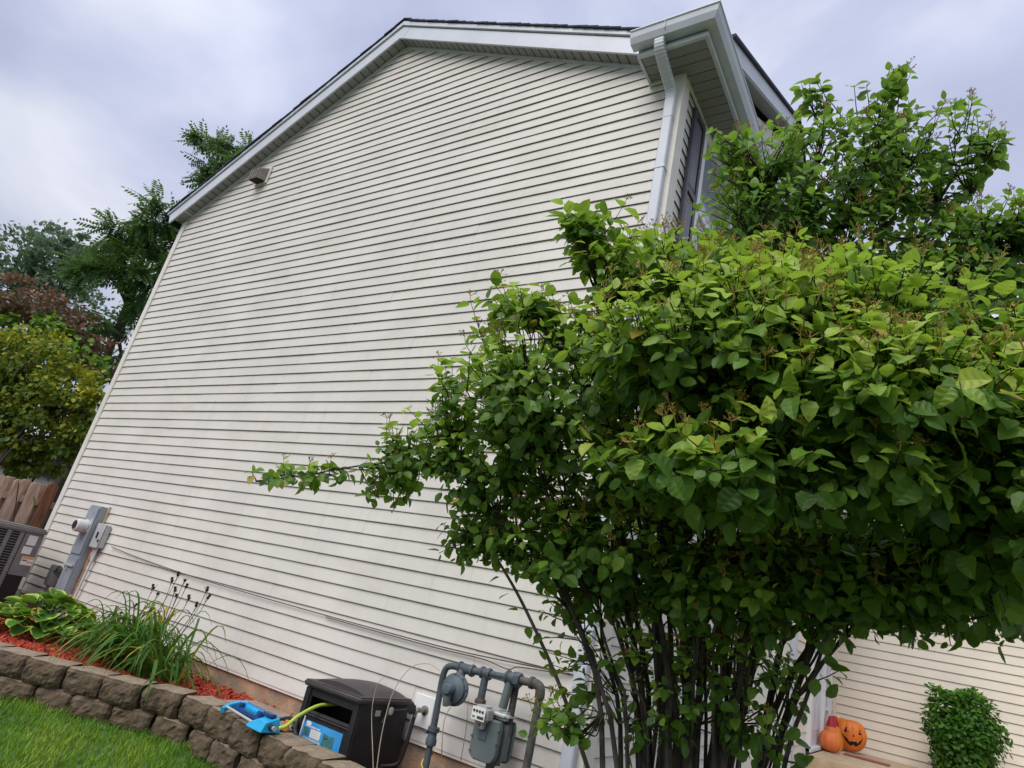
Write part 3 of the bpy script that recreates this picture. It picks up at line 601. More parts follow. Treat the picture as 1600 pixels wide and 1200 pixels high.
def electric():
    a, b, dep = -8.555, -8.29, .115
    t = thing('electric_meter_cabinet', (-8.42, 0, .58), 'tall grey electric meter cabinet on the wall near the fence', 'meter cabinet')
    MB().rbox((a, -dep, .50), (b, -.012, 1.815), .008, 2).build('cabinet', M_STEEL, t)
    cv = MB().rbox((a + .015, -dep - .012, 1.24), (b - .015, -dep - .0, 1.79), .005, 2).build('cover', M_STEEL, t)
    MB().rbox((a + .015, -dep - .012, .52), (b - .015, -dep - .0, 1.20), .005, 2).build('cover', M_STEEL, t)
    Mx = Matrix.Translation(((a + b) / 2 - .01, -dep - .01, 1.555)) @ Matrix.Rotation(math.pi / 2, 4, 'X')
    MB().lathe([(.088, 0), (.088, .022), (.078, .03), (.0, .03)], 28, Mx).build('meter_ring', M_STEELL, t)
    gm = MB().lathe([(.076, .028), (.076, .10), (.070, .118), (.055, .126), (.0, .128)], 28, Mx).build('meter_dome', mat('meter_glass', (.60, .62, .62), .12, .06, 4, spec=.8), t)
    MB().lathe([(.05, .126), (.05, .132), (.0, .132)], 20, Mx).build('meter_face', M_DARK, gm)
    MB().box((a + .02, -dep - .035, 1.10), (b - .03, -dep - .012, 1.125)).box((a + .10, -dep - .03, 1.05), (a + .12, -dep - .012, 1.10)).build('latch', M_STEELL, t)
    MB().box((b - .07, -dep - .016, 1.50), (b - .055, -dep - .012, 1.66)).build('label_strip', M_LABEL, t)
    MB().box((b, -.035, .56), (b + .022, -.012, 1.83)).build('edge_strip', mat('tan_channel', (.55, .42, .27), .7, .15, 6), t)
    MB().tube([(b + .012, -.038, .60), (b + .010, -.04, .9), (b + .013, -.038, 1.15), (b + .006, -.04, 1.4)], .006, 6).build('sealant', M_RUST, t)
    t = thing('disconnect_box', (-8.12, 0, 1.3), 'small grey disconnect box with white conduit right of meter cabinet', 'electrical box')
    MB().rbox((-8.235, -.09, 1.36), (-8.06, -.016, 1.62), .008, 2).build('box', M_STEELL, t)
    MB().rbox((-8.238, -.098, 1.352), (-8.057, -.088, 1.628), .004, 1).build('lid', M_STEELL, t)
    MB().box((-8.15, -.112, 1.46), (-8.135, -.098, 1.53)).box((-8.085, -.11, 1.42), (-8.07, -.098, 1.45)).build('catch', M_DARK, t)
    MB().tube([(-8.17, -.05, 1.36), (-8.17, -.05, 1.30), (-8.175, -.05, 1.25)], .020, 10).build('fitting', M_STEELL, t)
    MB().tube([(-8.13, -.05, 1.37), (-8.13, -.05, 1.28), (-8.14, -.05, 1.20), (-8.17, -.05, .8), (-8.18, -.05, .46)], .0155, 10).build('conduit', M_PVC, t)
    MB().lathe([(.0, 0), (.025, .01), (.025, .03), (.0, .04)], 10, Matrix.Translation((-8.20, -.055, 1.30))).build('cable_cap', M_LANTR, t)
    t = thing('telephone_box', (-8.85, 0, .8), 'low grey telephone junction box with loose wires behind hosta', 'junction box')
    MB().rbox((-8.95, -.085, .82), (-8.79, -.016, 1.06), .01, 2).build('box', M_AC, t)
    for q in range(4):
        x = -8.79 + q * .01
        pts = [(x, -.06, .98), (x + .06, -.09 - q * .02, 1.06 - q * .02), (x + .12, -.07, 1.03 - .03 * q), (x + .16, -.05, .96), (x + .20, -.06, 1.02)]
        MB().tube(crom(pts, 5), .006, 6).build('wire', M_RUBBER, t)
    for q, x in enumerate((-8.90, -8.83)): MB().tube([(x, -.05, .82), (x + .01, -.05, .6), (x, -.05, .42)], .012, 8).build('riser', M_AC, t)
electric()
# cable stapled along the siding
def cable():
    t = thing('wall_cable', (-5, -.03, 1.3), 'thin brown cable sagging along the lower siding', 'cable')
    pts = [(-7.88, -.03, 1.405), (-7.3, -.026, 1.365), (-6.23, -.028, 1.318), (-5.18, -.03, 1.298), (-4.5, -.027, 1.29), (-3.85, -.03, 1.285), (-3.0, -.028, 1.283), (-2.5, -.03, 1.297), (-2.1, -.03, 1.318), (-1.93, -.03, 1.34)]
    MB().tube(crom(pts, 6), .0042, 6).build('cable', M_CABLE, t)
    pts = [(-4.2, -.03, 1.276), (-3.6, -.034, 1.27), (-3.0, -.034, 1.268), (-2.62, -.036, 1.276), (-2.40, -.04, 1.255), (-2.32, -.04, 1.285), (-2.1, -.034, 1.305), (-1.95, -.034, 1.325)]
    MB().tube(crom(pts, 6), .0036, 6).build('loose_strand', M_CABLE, t)
cable()
# air conditioner
def aircon():
    x0, x1, y0, y1, z0, z1 = -9.56, -8.80, -1.10, -.345, .53, 1.425
    t = thing('air_conditioner', (-9.18, -.72, .5), 'dark grey outdoor air conditioner unit cut by frame edge', 'air conditioner')
    MB().rbox((x0 - .015, y0 - .015, z1 - .075), (x1 + .015, y1 + .015, z1), .02, 3).build('top_cover', M_AC, t)
    MB().box((x0 + .03, y0 + .03, z0), (x1 - .03, y1 - .03, z1 - .07)).build('coil', M_ACD, t)
    MB().box((x0, y0, z0 - .02), (x1, y1, z0 + .05)).build('base_pan', M_AC, t, bevel=.006)
    for (a, b, c, d) in ((x0, x0 + .05, y0, y0 + .05), (x1 - .05, x1, y0, y0 + .05), (x0, x0 + .05, y1 - .05, y1)): MB().box((a, c, z0 + .05), (b, d, z1 - .075)).build('corner_rail', M_AC, t, bevel=.006)
    MB().box((x1 - .06, y1 - .20, z0 + .35), (x1, y1, z1 - .075)).build('service_panel', M_AC, t, bevel=.006)
    MB().box((x1 - .06, y1 - .20, z0 + .05), (x1 - .012, y1 - .03, z0 + .35)).build('valve_recess', M_BLACK, t)
    for q in range(26):
        z = z0 + .07 + q * .029
        MB().box((x1 - .02, y0 + .05, z), (x1 - .006, y1 - .20, z + .008)).box((x0 + .05, y0 + .006, z), (x1 - .05, y0 + .02, z + .008)).build('louvre', M_AC, t)
    for q in range(4): MB().box((x1 - .014, y0 + .05 + q * .13 + .06, z0 + .05), (x1 + .004, y0 + .05 + q * .13 + .10, z1 - .075)).build('guard_bar', M_AC, t)
    for (a, b, c, d) in ((-.155, -.06, 1.225, 1.335), (-.165, -.07, 1.125, 1.205)): MB().box((x1 + .0005, y1 + a, c), (x1 + .003, y1 + b, d)).build('label', M_LABEL, t)
    lb = MB().box((x1 + .0005, y1 - .13, 1.005), (x1 + .003, y1 - .005, 1.10)).build('label', M_LABEL, t)
    MB().box((x1 + .003, y1 - .125, 1.075), (x1 + .0045, y1 - .01, 1.098)).box((x1 + .003, y1 - .07, 1.035), (x1 + .0045, y1 - .012, 1.05)).build('printed_band', M_LABELO, lb)
    MB().box((x1 + .003, y1 - .12, 1.05), (x1 + .0045, y1 - .075, 1.062)).build('printed_text', M_INK, lb)
aircon()
# wooden fence
def fence():
    t = thing('wooden_fence', (-9.95, -1.0, .4), 'weathered brown wooden board fence with notched tops beside house corner', 'fence')
    X = -9.93
    def board(y, wdt, xx, top, m):
        h = top - .42; d = .022; c = .03
        poly = [(-wdt / 2, 0), (wdt / 2, 0), (wdt / 2, h - c), (wdt / 2 - c, h), (-wdt / 2 + c, h), (-wdt / 2, h - c)]
        MB().prism(poly, 0, d, Matrix(((0, 0, 1, xx), (1, 0, 0, y), (0, 1, 0, .42), (0, 0, 0, 1)))).build('board', m, t, bevel=.002)
    y = .03
    for q in range(22):
        board(y - .075, .135, X, 1.985 - .0 + random.uniform(-.02, .02) - .012 * q, M_WOODR if q == 0 else M_WOOD)
        if q % 1 == 0: board(y - .17, .135, X - .075, 1.97 + random.uniform(-.02, .02) - .012 * q, M_WOOD)
        y -= .19
    for z in (1.68, 1.1, .62): MB().box((X - .05, -4.2, z), (X - .002, .10, z + .085)).build('rail', M_WOOD, t, bevel=.003)
fence()

# ------------------------------------------------------------------ gas meter set
def gas():
    Y = -.235
    t = thing('gas_meter', (-2.45, -.24, .45), 'grey gas meter with round regulator and curved riser pipe', 'gas meter')
    r = .021
    riser = [(-2.735, Y, .30), (-2.735, Y, .62), (-2.742, Y, .86), (-2.757, Y, 1.09)]
    arc = [tuple(p) for p in bez((-2.757, Y, 1.09), (-2.76, Y, 1.185), (-2.745, Y, 1.20), (-2.665, Y, 1.203), 10)]
    MB().tube(riser[:3] + arc + [(-2.63, Y, 1.204)], r, 14).build('riser_pipe', M_GASP, t)
    MB().lathe([(.0, -.05), (.034, -.05), (.036, -.02), (.028, .0), (.028, .025), (.038, .03), (.038, .055), (.0, .056)], 12, Matrix.Translation((-2.737, Y, .77))).build('shutoff_valve', M_GASP, t)
    MB().box((-2.785, Y - .03, .78), (-2.765, Y + .005, .80)).build('valve_key', M_GASP, t)
    RX90 = Matrix.Rotation(math.pi / 2, 4, 'Y')
    def coup(x, z, l, rr, m=M_GASP, nm='coupling', y=Y):
        MB().lathe([(.0, 0), (rr, 0), (rr * 1.12, .006), (rr * 1.12, .018), (rr * .93, .022), (rr * .93, l - .022), (rr * 1.12, l - .018), (rr * 1.12, l - .006), (rr, l), (.0, l)], 14, Matrix.Translation((x, y, z)) @ RX90).build(nm, m, t)
    coup(-2.645, 1.206, .12, .034)
    MB().tube([(-2.53, Y, 1.208), (-2.46, Y, 1.213)], .023, 12).build('pipe', M_GASP, t)
    coup(-2.468, 1.213, .075, .033, nm='tee')
    MB().tube([(-2.43, Y, 1.213), (-2.43, Y, 1.10), (-2.43, Y, 1.045)], .024, 12).build('pipe', M_GASP, t)
    MB().lathe([(.0, 0), (.036, 0), (.036, .022), (.028, .03), (.0, .03)], 8, Matrix.Translation((-2.43, Y, 1.035))).build('union_nut', mat('rusty_nut', (.085, .06, .05), .8, .3, 20), t)
    MB().tube([(-2.40, Y, 1.218), (-2.26, Y, 1.225)], .019, 12).box((-2.40, Y - .012, 1.195), (-2.23, Y + .012, 1.222)).build('bypass_bar', M_GASP, t)
    coup(-2.275, 1.226, .07, .038, nm='tee')
    MB().tube([(-2.245, Y, 1.224), (-2.25, Y, 1.15), (-2.262, Y, 1.05)], .027, 12).build('pipe', M_GASM, t)
    MB().tube([(-2.225, Y + .05, 1.22), (-2.225, Y + .05, .9)], .022, 10).build('back_pipe', M_PIPEO, t)
    MB().lathe([(.0, 0), (.045, 0), (.045, .035), (.0, .035)], 6, Matrix.Translation((-2.205, Y, 1.226)) @ RX90).build('hex_union', M_GASP, t)
    MB().tube([(-2.17, Y, 1.228), (-2.09, Y, 1.232)], .024, 12).build('outlet_pipe', M_PIPEO, t)
    el = [tuple(p) for p in bez((-2.095, Y, 1.232), (-2.03, Y, 1.234), (-2.022, Y, 1.225), (-2.022, Y, 1.16), 8)]
    MB().tube(el, .030, 14).lathe([(.0, 0), (.036, 0), (.036, .02), (.0, .02)], 14, Matrix.Translation((-2.10, Y, 1.232)) @ RX90).build('elbow', M_PIPEO, t)
    MB().tube([(-2.022, Y, 1.165), (-2.025, Y, .95), (-2.028, Y, .76)], .024, 12).build('drop_pipe', M_PIPEO, t)
    el = [tuple(p) for p in bez((-2.028, Y, .77), (-2.028, Y, .70), (-2.02, Y, .69), (-1.96, Y, .69), 8)]
    MB().tube(el, .030, 12).tube([(-1.965, Y, .69), (-1.92, Y + .10, .69), (-1.92, .1, .69)], .025, 12).build('elbow', M_PIPEO, t)
    # regulator disc (axis towards the camera side)
    c = (-2.615, Y - .035, 1.075)
    Mx = Matrix.Translation(c) @ Matrix.Rotation(math.radians(4), 4, 'Z') @ Matrix.Rotation(math.pi / 2, 4, 'X')
    reg = MB().lathe([(.0, -.045), (.06, -.045), (.085, -.02), (.098, -.006), (.098, .008), (.085, .012), (.080, .03), (.05, .045), (.035, .05), (.0, .05)], 28, Mx).build('regulator', M_GASR, t)
    for q in range(8):
        a = q * math.pi / 4 + .2; MB().lathe([(0, .006), (.007, .006), (.007, .016), (0, .017)], 6, Mx @ Matrix.Translation((.089 * math.cos(a), .089 * math.sin(a), 0))).build('bolt', M_GASR, reg)
    MB().lathe([(.0, .045), (.036, .045), (.034, .10), (.026, .11), (.0, .112)], 16, Mx).build('spring_cap', M_GASR, reg)
    MB().tube([Mx @ Vector((0, 0, .07)), Mx @ Vector((0, -.06, .075)), Mx @ Vector((0, -.085, .06))], [.022, .026, .03], 10).build('vent_boss', M_GASM, reg)
    MB().tube([(-2.61, Y, 1.20), (-2.613, Y - .02, 1.15)], [.026, .034], 12).build('regulator_neck', M_GASP, reg)
    # meter body
    MB().rbox((-2.40, Y - .02, .735), (-2.205, Y + .10, 1.00), .035, 4).build('meter_body', M_GASM, t)
    poly = [(-.095, .05), (-.085, .018), (-.06, 0), (.06, 0), (.085, .018), (.095, .05), (.095, .20), (.085, .235), (-.085, .235), (-.095, .20)]
    fr = MB().prism(poly, .0, .042, Matrix(((1, 0, 0, -2.312), (0, 0, -1, Y - .018), (0, 1, 0, .745), (0, 0, 0, 1)))).build('front_cover', M_GASM, t, bevel=.006)
    MB().prism(poly, .0, .025, Matrix(((1, 0, 0, -2.298), (0, 0, 1, Y + .095), (0, 1, 0, .745), (0, 0, 0, 1)))).build('rear_cover', M_GASM, t, bevel=.005)
    for (x, z) in ((-.085, .04), (-.045, .008), (.045, .008), (.085, .04), (.09, .12), (-.09, .12), (.09, .19)): MB().lathe([(0, 0), (.008, 0), (.008, .008), (0, .009)], 6, Matrix.Translation((-2.312 + x, Y - .06, .745 + z)) @ Matrix.Rotation(math.pi / 2, 4, 'X')).build('bolt', M_GASM, fr)
    MB().box((-2.355, Y - .066, .86), (-2.30, Y - .061, .915)).build('name_plate', M_GASR, fr)
    MB().rbox((-2.405, Y - .03, .985), (-2.20, Y + .105, 1.035), .02, 3).build('top_cap', M_STEELL, t)
    ix = MB().rbox((-2.395, Y - .13, .955), (-2.285, Y - .03, 1.045), .018, 3).build('index_box', M_STEELL, t)
    MB().box((-2.388, Y - .134, .963), (-2.292, Y - .130, 1.035)).build('dial_plate', M_LABEL, ix)
    for q in range(4): MB().lathe([(0, 0), (.0085, 0), (.0085, .001), (0, .001)], 14, Matrix.Translation((-2.374 + q * .021, Y - .1345, 1.012)) @ Matrix.Rotation(math.pi / 2, 4, 'X')).box((-2.376 + q * .021, Y - .137, 1.010), (-2.374 + q * .021 + .003, Y - .1355, 1.019)).build('dial', M_INK, ix)
    MB().box((-2.345, Y - .136, .972), (-2.298, Y - .1342, .987)).build('counter', M_INK, ix)
    MB().box((-2.38, Y - .136, .974), (-2.362, Y - .1342, .985)).build('green_mark', mat('green_mark_ink', (.05, .35, .12), .5, .1, 5), ix)
    MB().rbox((-2.36, Y - .09, .915), (-2.315, Y - .06, .958), .006, 2).build('index_neck', M_STEELL, ix)
    MB().box((-2.352, Y - .0925, .925), (-2.338, Y - .0902, .945)).build('red_tag', M_LANTR, ix)
    MB().tube([(-2.30, Y + .05, .74), (-2.30, Y + .05, .3)], .028, 12).build('support_post', M_GASR, t)
    # yellow tracer wire round the riser
    pts = [(-2.735 + .03 * math.cos(a * 2.2), Y + .03 * math.sin(a * 2.2), .70 - a * .05) for a in np.linspace(0, 6, 26)]
    MB().tube(pts, .005, 6).build('tracer_wire', mat('yellow_wire', (.55, .45, .08), .5, .1, 8), t)
gas()
def faucet():
    t = thing('outdoor_faucet', (-3.0, 0, .8), 'brass outdoor faucet with black knob on white wall plate', 'faucet')
    MB().box((-3.10, -.034, .755), (-2.925, -.014, .955)).build('wall_plate', M_WHITE, t, bevel=.003)
    MB().lathe([(0, 0), (.030, 0), (.030, .008), (.016, .012), (.016, .075), (0, .075)], 16, Matrix.Translation((-2.99, -.034, .865)) @ Matrix.Rotation(math.pi / 2, 4, 'X')).build('spigot', M_BRASS, t)
    MB().tube([(-2.995, -.10, .868), (-2.995, -.125, .855), (-2.995, -.13, .82)], .015, 10).build('spout', M_BRASS, t)
    kn = MB()
    for q in range(8):
        a = q * math.pi / 4; kn.lathe([(0, 0), (.014, .002), (.014, .02), (0, .022)], 8, Matrix.Translation((-3.01 + .022 * math.cos(a), -.15, .868 + .022 * math.sin(a))) @ Matrix.Rotation(math.pi / 2, 4, 'X'))
    kn.lathe([(0, -.002), (.028, 0), (.028, .022), (0, .024)], 14, Matrix.Translation((-3.01, -.15, .868)) @ Matrix.Rotation(math.pi / 2, 4, 'X')); kn.build('knob', M_BLACKP, t)
    h = crom([(-2.995, -.13, .83), (-2.998, -.135, .74), (-3.005, -.14, .62), (-3.03, -.15, .53), (-3.10, -.22, .50), (-3.16, -.3, .505)], 5)
    o = MB().tube(h, .0135, 10).build('supply_hose', M_RUBBER); tag(o, 'black supply hose hanging from the wall faucet', 'hose')
faucet()
# hose box
def hosebox():
    x0, x1, y0, y1, z0, z1 = -3.615, -3.10, -.56, -.075, .475, .87
    t = thing('hose_box', ((x0 + x1) / 2, (y0 + y1) / 2, z0), 'black plastic garden hose box with blue picture label', 'hose box')
    tp = .012
    m = MB(); bo = .022                             # body as panels round an open slot, bottom a little wider than the top
    def yq(z, y): return y
    sz0, sz1, sx0, sx1 = .735, .815, x0 + .06, x1 - .055
    lab0, lab1 = .52, .675
    for a, b in (((x0, y0, z0), (x1, y0 + .02, .70)), ((x0, y0 - .002, .70), (x1, y0 + .02, sz0)), ((x0, y0, sz1), (x1, y0 + .02, z1)), ((x0, y0, sz0), (sx0, y0 + .02, sz1)), ((sx1, y0, sz0), (x1, y0 + .02, sz1)),
                 ((x0, y0 + .02, z0), (x0 + .02, y1, z1)), ((x1 - .02, y0 + .02, z0), (x1, y1, z1)), ((x0 + .02, y1 - .02, z0), (x1 - .02, y1, z1)), ((x0 + .02, y0 + .25, sz0 - .05), (x1 - .02, y0 + .26, z1))): m.box(a, b)
    m.build('body', M_BLACKP, t, bevel=.004)
    for q in range(2): MB().box((sx0 - .01, y0 - .008, .705 + q * .016), (sx1 + .01, y0 - .001, .713 + q * .016)).build('rib', M_LIDP, t)
    for (a, b) in ((x0, x0 + .05), (x1 - .05, x1)): MB().rbox((a - .004, y0 - .012, z0), (b + .004, y0 + .03, z1), .008, 2).build('corner_column', M_BLACKP, t)
    ld = MB(); ld.rbox((x0 - .02, y0 - .035, z1 + .001), (x1 + .02, y1 + .01, z1 + .04), .012, 3); lid = ld.build('lid', M_LIDP, t)
    dome = MB(); nx, ny = 14, 8; vs = []
    for i in range(nx + 1):
        for j in range(ny + 1):
            u, v = i / nx, j / ny; x = x0 + .02 + (x1 - x0 - .04) * u; y = y0 + .035 + (y1 - y0 - .06) * v
            h = .05 * (1 - (2 * u - 1) ** 2) ** .8 if True else 0
            vs.append((x, y, z1 + .040 + (h * (.75 + .25 * math.sin(math.pi * v)) if 0 < j < ny and 0 < i < nx else (h if 0 < i < nx else 0) * .62)))
    dome.add(vs, [(i * (ny + 1) + j, (i + 1) * (ny + 1) + j, (i + 1) * (ny + 1) + j + 1, i * (ny + 1) + j + 1) for i in range(nx) for j in range(ny)], True)
    # skirt under the dome's rim
    rim = [i * (ny + 1) for i in range(nx + 1)] + [nx * (ny + 1) + j for j in range(1, ny + 1)] + [i * (ny + 1) + ny for i in range(nx - 1, -1, -1)] + [j for j in range(ny - 1, 0, -1)]
    b0 = len(vs); dome.add([(vs[i][0], vs[i][1], z1 + .036) for i in rim], []); nr = len(rim)
    dome.f += [(rim[i], b0 + i, b0 + (i + 1) % nr, rim[(i + 1) % nr]) for i in range(nr)]; dome.sm += [False] * nr
    dome.build('lid_dome', M_LIDP, lid)
    lb = MB().box((x0 + .065, y0 - .0035, .50), (x1 - .085, y0 - .001, .675)).build('label', M_LBLUE, t)
    L0, L1 = x0 + .065, x1 - .085; yl = y0 - .0035
    MB().box((L0, yl - .0012, .50), (L1, yl, .545)).build('label_band', M_LNAVY, lb)
    MB().box((L0 + .08, yl - .0012, .585), (L0 + .175, yl, .635)).build('label_photo', M_LABEL, lb)
    MB().box((L0 + .012, yl - .0012, .59), (L0 + .07, yl, .632)).build('label_photo', M_LTEAL, lb)
    MB().add([(L0 + .20, yl - .0013, .565), (L0 + .26, yl - .0013, .548), (L0 + .26, yl - .0013, .632), (L0 + .20, yl - .0013, .64)], [(0, 1, 2, 3)]).add([(L0 + .26, yl - .0013, .548), (L0 + .305, yl - .0013, .57), (L0 + .305, yl - .0013, .64), (L0 + .26, yl - .0013, .632)], [(0, 1, 2, 3)]).build('label_picture', M_LTEAL, lb)
    MB().box((L0 + .215, yl - .0022, .61), (L0 + .25, yl - .0016, .618)).build('picture_slot', M_INK, lb)
    MB().lathe([(0, 0), (.021, 0), (.021, .0012), (0, .0012)], 20, Matrix.Translation((L0 + .045, yl, .660)) @ Matrix.Rotation(math.pi / 2, 4, 'X') @ Matrix.Diagonal((1.25, .6, 1, 1))).build('label_oval', M_LABEL, lb)
    for q, (a, wdt) in enumerate(((.02, .03), (.054, .022), (.08, .045), (.13, .03))): MB().box((L0 + a, yl - .0012, .641), (L0 + a + wdt, yl, .649)).build('label_word', M_LABEL, lb)
    MB().box((L0 + .02, yl - .0012, .562), (L0 + .19, yl, .578)).build('label_stripe', mat('label_pale', (.45, .62, .80), .4, .1, 20), lb)
    MB().box((L0 + .19, yl - .0024, .505), (L0 + .34, yl - .0013, .535)).build('label_patch', M_LABEL, lb)
    for q in range(7): MB().box((L0 + .20 + q * .006, yl - .0034, .509), (L0 + .2025 + q * .006, yl - .0025, .531)).build('barcode_line', M_INK, lb)
    MB().box((L0 + .09, yl - .0024, .512), (L0 + .11, yl - .0013, .53)).build('label_patch', M_LABEL, lb)
    # carry handle / crank on the right side
    MB().tube([(x1 + .012, y0 + .22, .76), (x1 + .02, y0 + .27, .84)], .008, 8).tube([(x1 + .02, y0 + .27, .84), (x1 + .02, y1 - .02, .85)], .007, 8).build('crank_arm', M_LIDP, t)
    MB().rbox((x1 + .012, y0 + .255, .815), (x1 + .035, y0 + .29, .86), .006, 2).build('crank_pivot', M_STEELL, t)
    MB().box((x1, y0 + .15, .80), (x1 + .003, y0 + .20, .835)).build('side_tag', M_STEELL, t)
    h = crom([(-3.42, -.33, .80), (-3.43, -.50, .792), (-3.445, -.60, .775), (-3.455, -.72, .715), (-3.45, -.80, .66), (-3.462, -.845, .642)], 6)
    o = MB().tube(h, .0115, 12).build('garden_hose', M_HOSE); tag(o, 'lime green garden hose running from black box to sprinkler', 'hose')
hosebox()
def sprinkler():
    t = thing('lawn_sprinkler', (-3.75, -.87, WALL_TOP), 'blue oscillating lawn sprinkler lying on the block wall', 'sprinkler')
    a = np.array([-3.98, -.80, WALL_TOP + .005]); b = np.array([-3.50, -.865, WALL_TOP + .005]); u = (b - a); ln = np.linalg.norm(u); u /= ln; v = np.array([-u[1], u[0], 0])
    Mx = Matrix(((u[0], v[0], 0, a[0]), (u[1], v[1], 0, a[1]), (0, 0, 1, a[2]), (0, 0, 0, 1)))
    # right housing: wedge with a sloping top
    MB().add([Mx @ Vector(p) for p in ((ln - .17, -.085, 0), (ln, -.075, 0), (ln, .07, 0), (ln - .14, .08, 0), (ln - .16, -.075, .025), (ln - .005, -.05, .055), (ln - .01, .045, .085), (ln - .12, .06, .085), (ln - .07, -.055, .062))],
             [(0, 3, 2, 1), (0, 1, 5, 4), (4, 5, 8), (1, 2, 6, 5), (5, 6, 8), (6, 7, 8), (8, 7, 4), (2, 3, 7, 6), (3, 0, 4, 7)]).build('motor_housing', M_BLUE, t, bevel=.004)
    MB().rbox((ln - .13, -.02, .078), (ln - .02, .035, .098), .008, 2, Mx).build('selector_plate', M_NAVY, t)
    # left curved foot
    ft = crom([(-.02, -.075, .012), (-.035, -.02, .035), (-.02, .04, .055), (.01, .085, .06)], 4)
    MB().tube([Mx @ Vector(p) for p in ft], [.022] * len(ft), 8, ell=.8).build('end_foot', M_BLUE, t)
    MB().rbox((.0, .035, .035), (ln - .10, .085, .075), .012, 3, Mx).build('spray_bar', M_BLUE, t)
    MB().rbox((.01, -.02, .02), (ln - .12, .035, .05), .010, 2, Mx).build('trough', M_NAVY, t)
    MB().tube([Mx @ Vector((-.01, -.055, .035)), Mx @ Vector((ln - .13, -.065, .030))], .009, 10).build('frame_tube', M_STEELL, t)
    MB().rbox((.02, .0, .05), (.06, .04, .075), .006, 2, Mx).build('clip', M_NAVY, t); MB().rbox((ln - .22, .0, .05), (ln - .17, .04, .08), .006, 2, Mx).build('clip', M_NAVY, t)
    nz = MB()
    for q in range(16): nz.lathe([(0, 0), (.004, 0), (.003, .006), (0, .006)], 6, Mx @ Matrix.Translation((.04 + q * (ln - .2) / 16, .06, .074)))
    nz.build('nozzle_row', M_NAVY, t)
    MB().tube([Mx @ Vector((ln - .005, -.01, .035)), Mx @ Vector((ln + .035, -.012, .036))], .018, 12).build('hose_coupling', M_BLACKP, t)
    MB().tube([Mx @ Vector((ln + .03, -.012, .036)), Mx @ Vector((ln + .052, -.014, .037))], .014, 12).build('hose_collar', M_STEELL, t)
sprinkler()
def bits():
    o = MB().lathe([(0, 0), (.020, .002), (.024, .02), (.018, .034), (.013, .036), (.016, .05), (.014, .064), (0, .066)], 14, Matrix.Translation((-3.56, -.70, .60))).build('hose_connector', M_ORANGEP)
    tag(o, 'small orange hose connector behind the blue sprinkler', 'connector')
    t = thing('slatted_vent_cover', (-3.75, -.40, .5), 'white slatted vent cover leaning at the foundation behind sprinkler', 'vent cover')
    Mx = Matrix.Translation((-3.80, -.30, .50)) @ Matrix.Rotation(math.radians(-6), 4, 'Z') @ Matrix.Rotation(math.radians(-50), 4, 'X')
    MB().box((-.16, -.004, 0), (.16, .004, .016), Mx).box((-.16, -.004, .134), (.16, .004, .15), Mx).box((-.16, -.004, .016), (-.146, .004, .134), Mx).box((.146, -.004, .016), (.16, .004, .134), Mx).build('rim', M_WHITE, t)
    for q in range(6): MB().box((-.146, -.006, .022 + q * .019), (.146, .004, .034 + q * .019), Mx).build('slat', M_WHITE, t)
    o = MB().tube(crom([(-3.80, -.62, .60), (-3.75, -.58, .625), (-3.69, -.57, .64), (-3.65, -.60, .655), (-3.62, -.58, .63), (-3.60, -.60, .605)], 5), [.016 if k % 7 < 4 else .011 for k in range(26)], 8).build('spray_nozzle', M_RUBBER); tag(o, 'black hand spray nozzle lying between sprinkler and hose box', 'spray nozzle')
    o = MB().tube(crom([(-3.46, -.60, .56), (-3.50, -.66, .60), (-3.58, -.60, .64), (-3.64, -.52, .63), (-3.60, -.44, .57), (-3.48, -.46, .55)], 6), .012, 10).build('coiled_hose', M_RUBBER); tag(o, 'short black hose coil beside the hose box', 'hose')
    o = MB().tube(crom([(-3.50, -.62, .57), (-3.52, -.60, .66), (-3.56, -.56, .69), (-3.61, -.54, .67), (-3.63, -.56, .60)], 6), .0055, 8).build('wire_loop', M_STEELL); tag(o, 'thin grey wire loop behind orange connector', 'wire')
    o = MB().rbox((-4.5, -.60, .50), (-3.66, -.20, .575), .012, 2).build('paving_slab', mat('paver_concrete', (.27, .215, .18), .95, .14, 8, bump=.3), None); tag(o, 'flat brown concrete paver lying behind the sprinkler', 'paver')
    tag_ = thing('weed', (-2.9, -.35, .5), 'dry arching weed stalks in front of the wall faucet', 'weed')
    for pts in ([(-2.78, -.62, .48), (-2.86, -.58, .75), (-2.92, -.5, .98), (-2.89, -.42, 1.14), (-2.80, -.36, 1.185), (-2.72, -.33, 1.16)], [(-2.80, -.60, .48), (-2.90, -.58, .66), (-3.0, -.56, .85), (-3.03, -.54, 1.0), (-3.01, -.5, 1.06)], [(-2.72, -.1, .62), (-2.78, -.08, .85), (-2.74, -.06, .98), (-2.68, -.05, 1.0)], [(-2.60, -.06, .66), (-2.61, -.06, .85), (-2.64, -.06, 1.02)]):
        q = crom(pts, 5); MB().tube(q, np.linspace(.0034, .0014, len(q)), 5).build('stalk', M_STRAW, tag_)
bits()

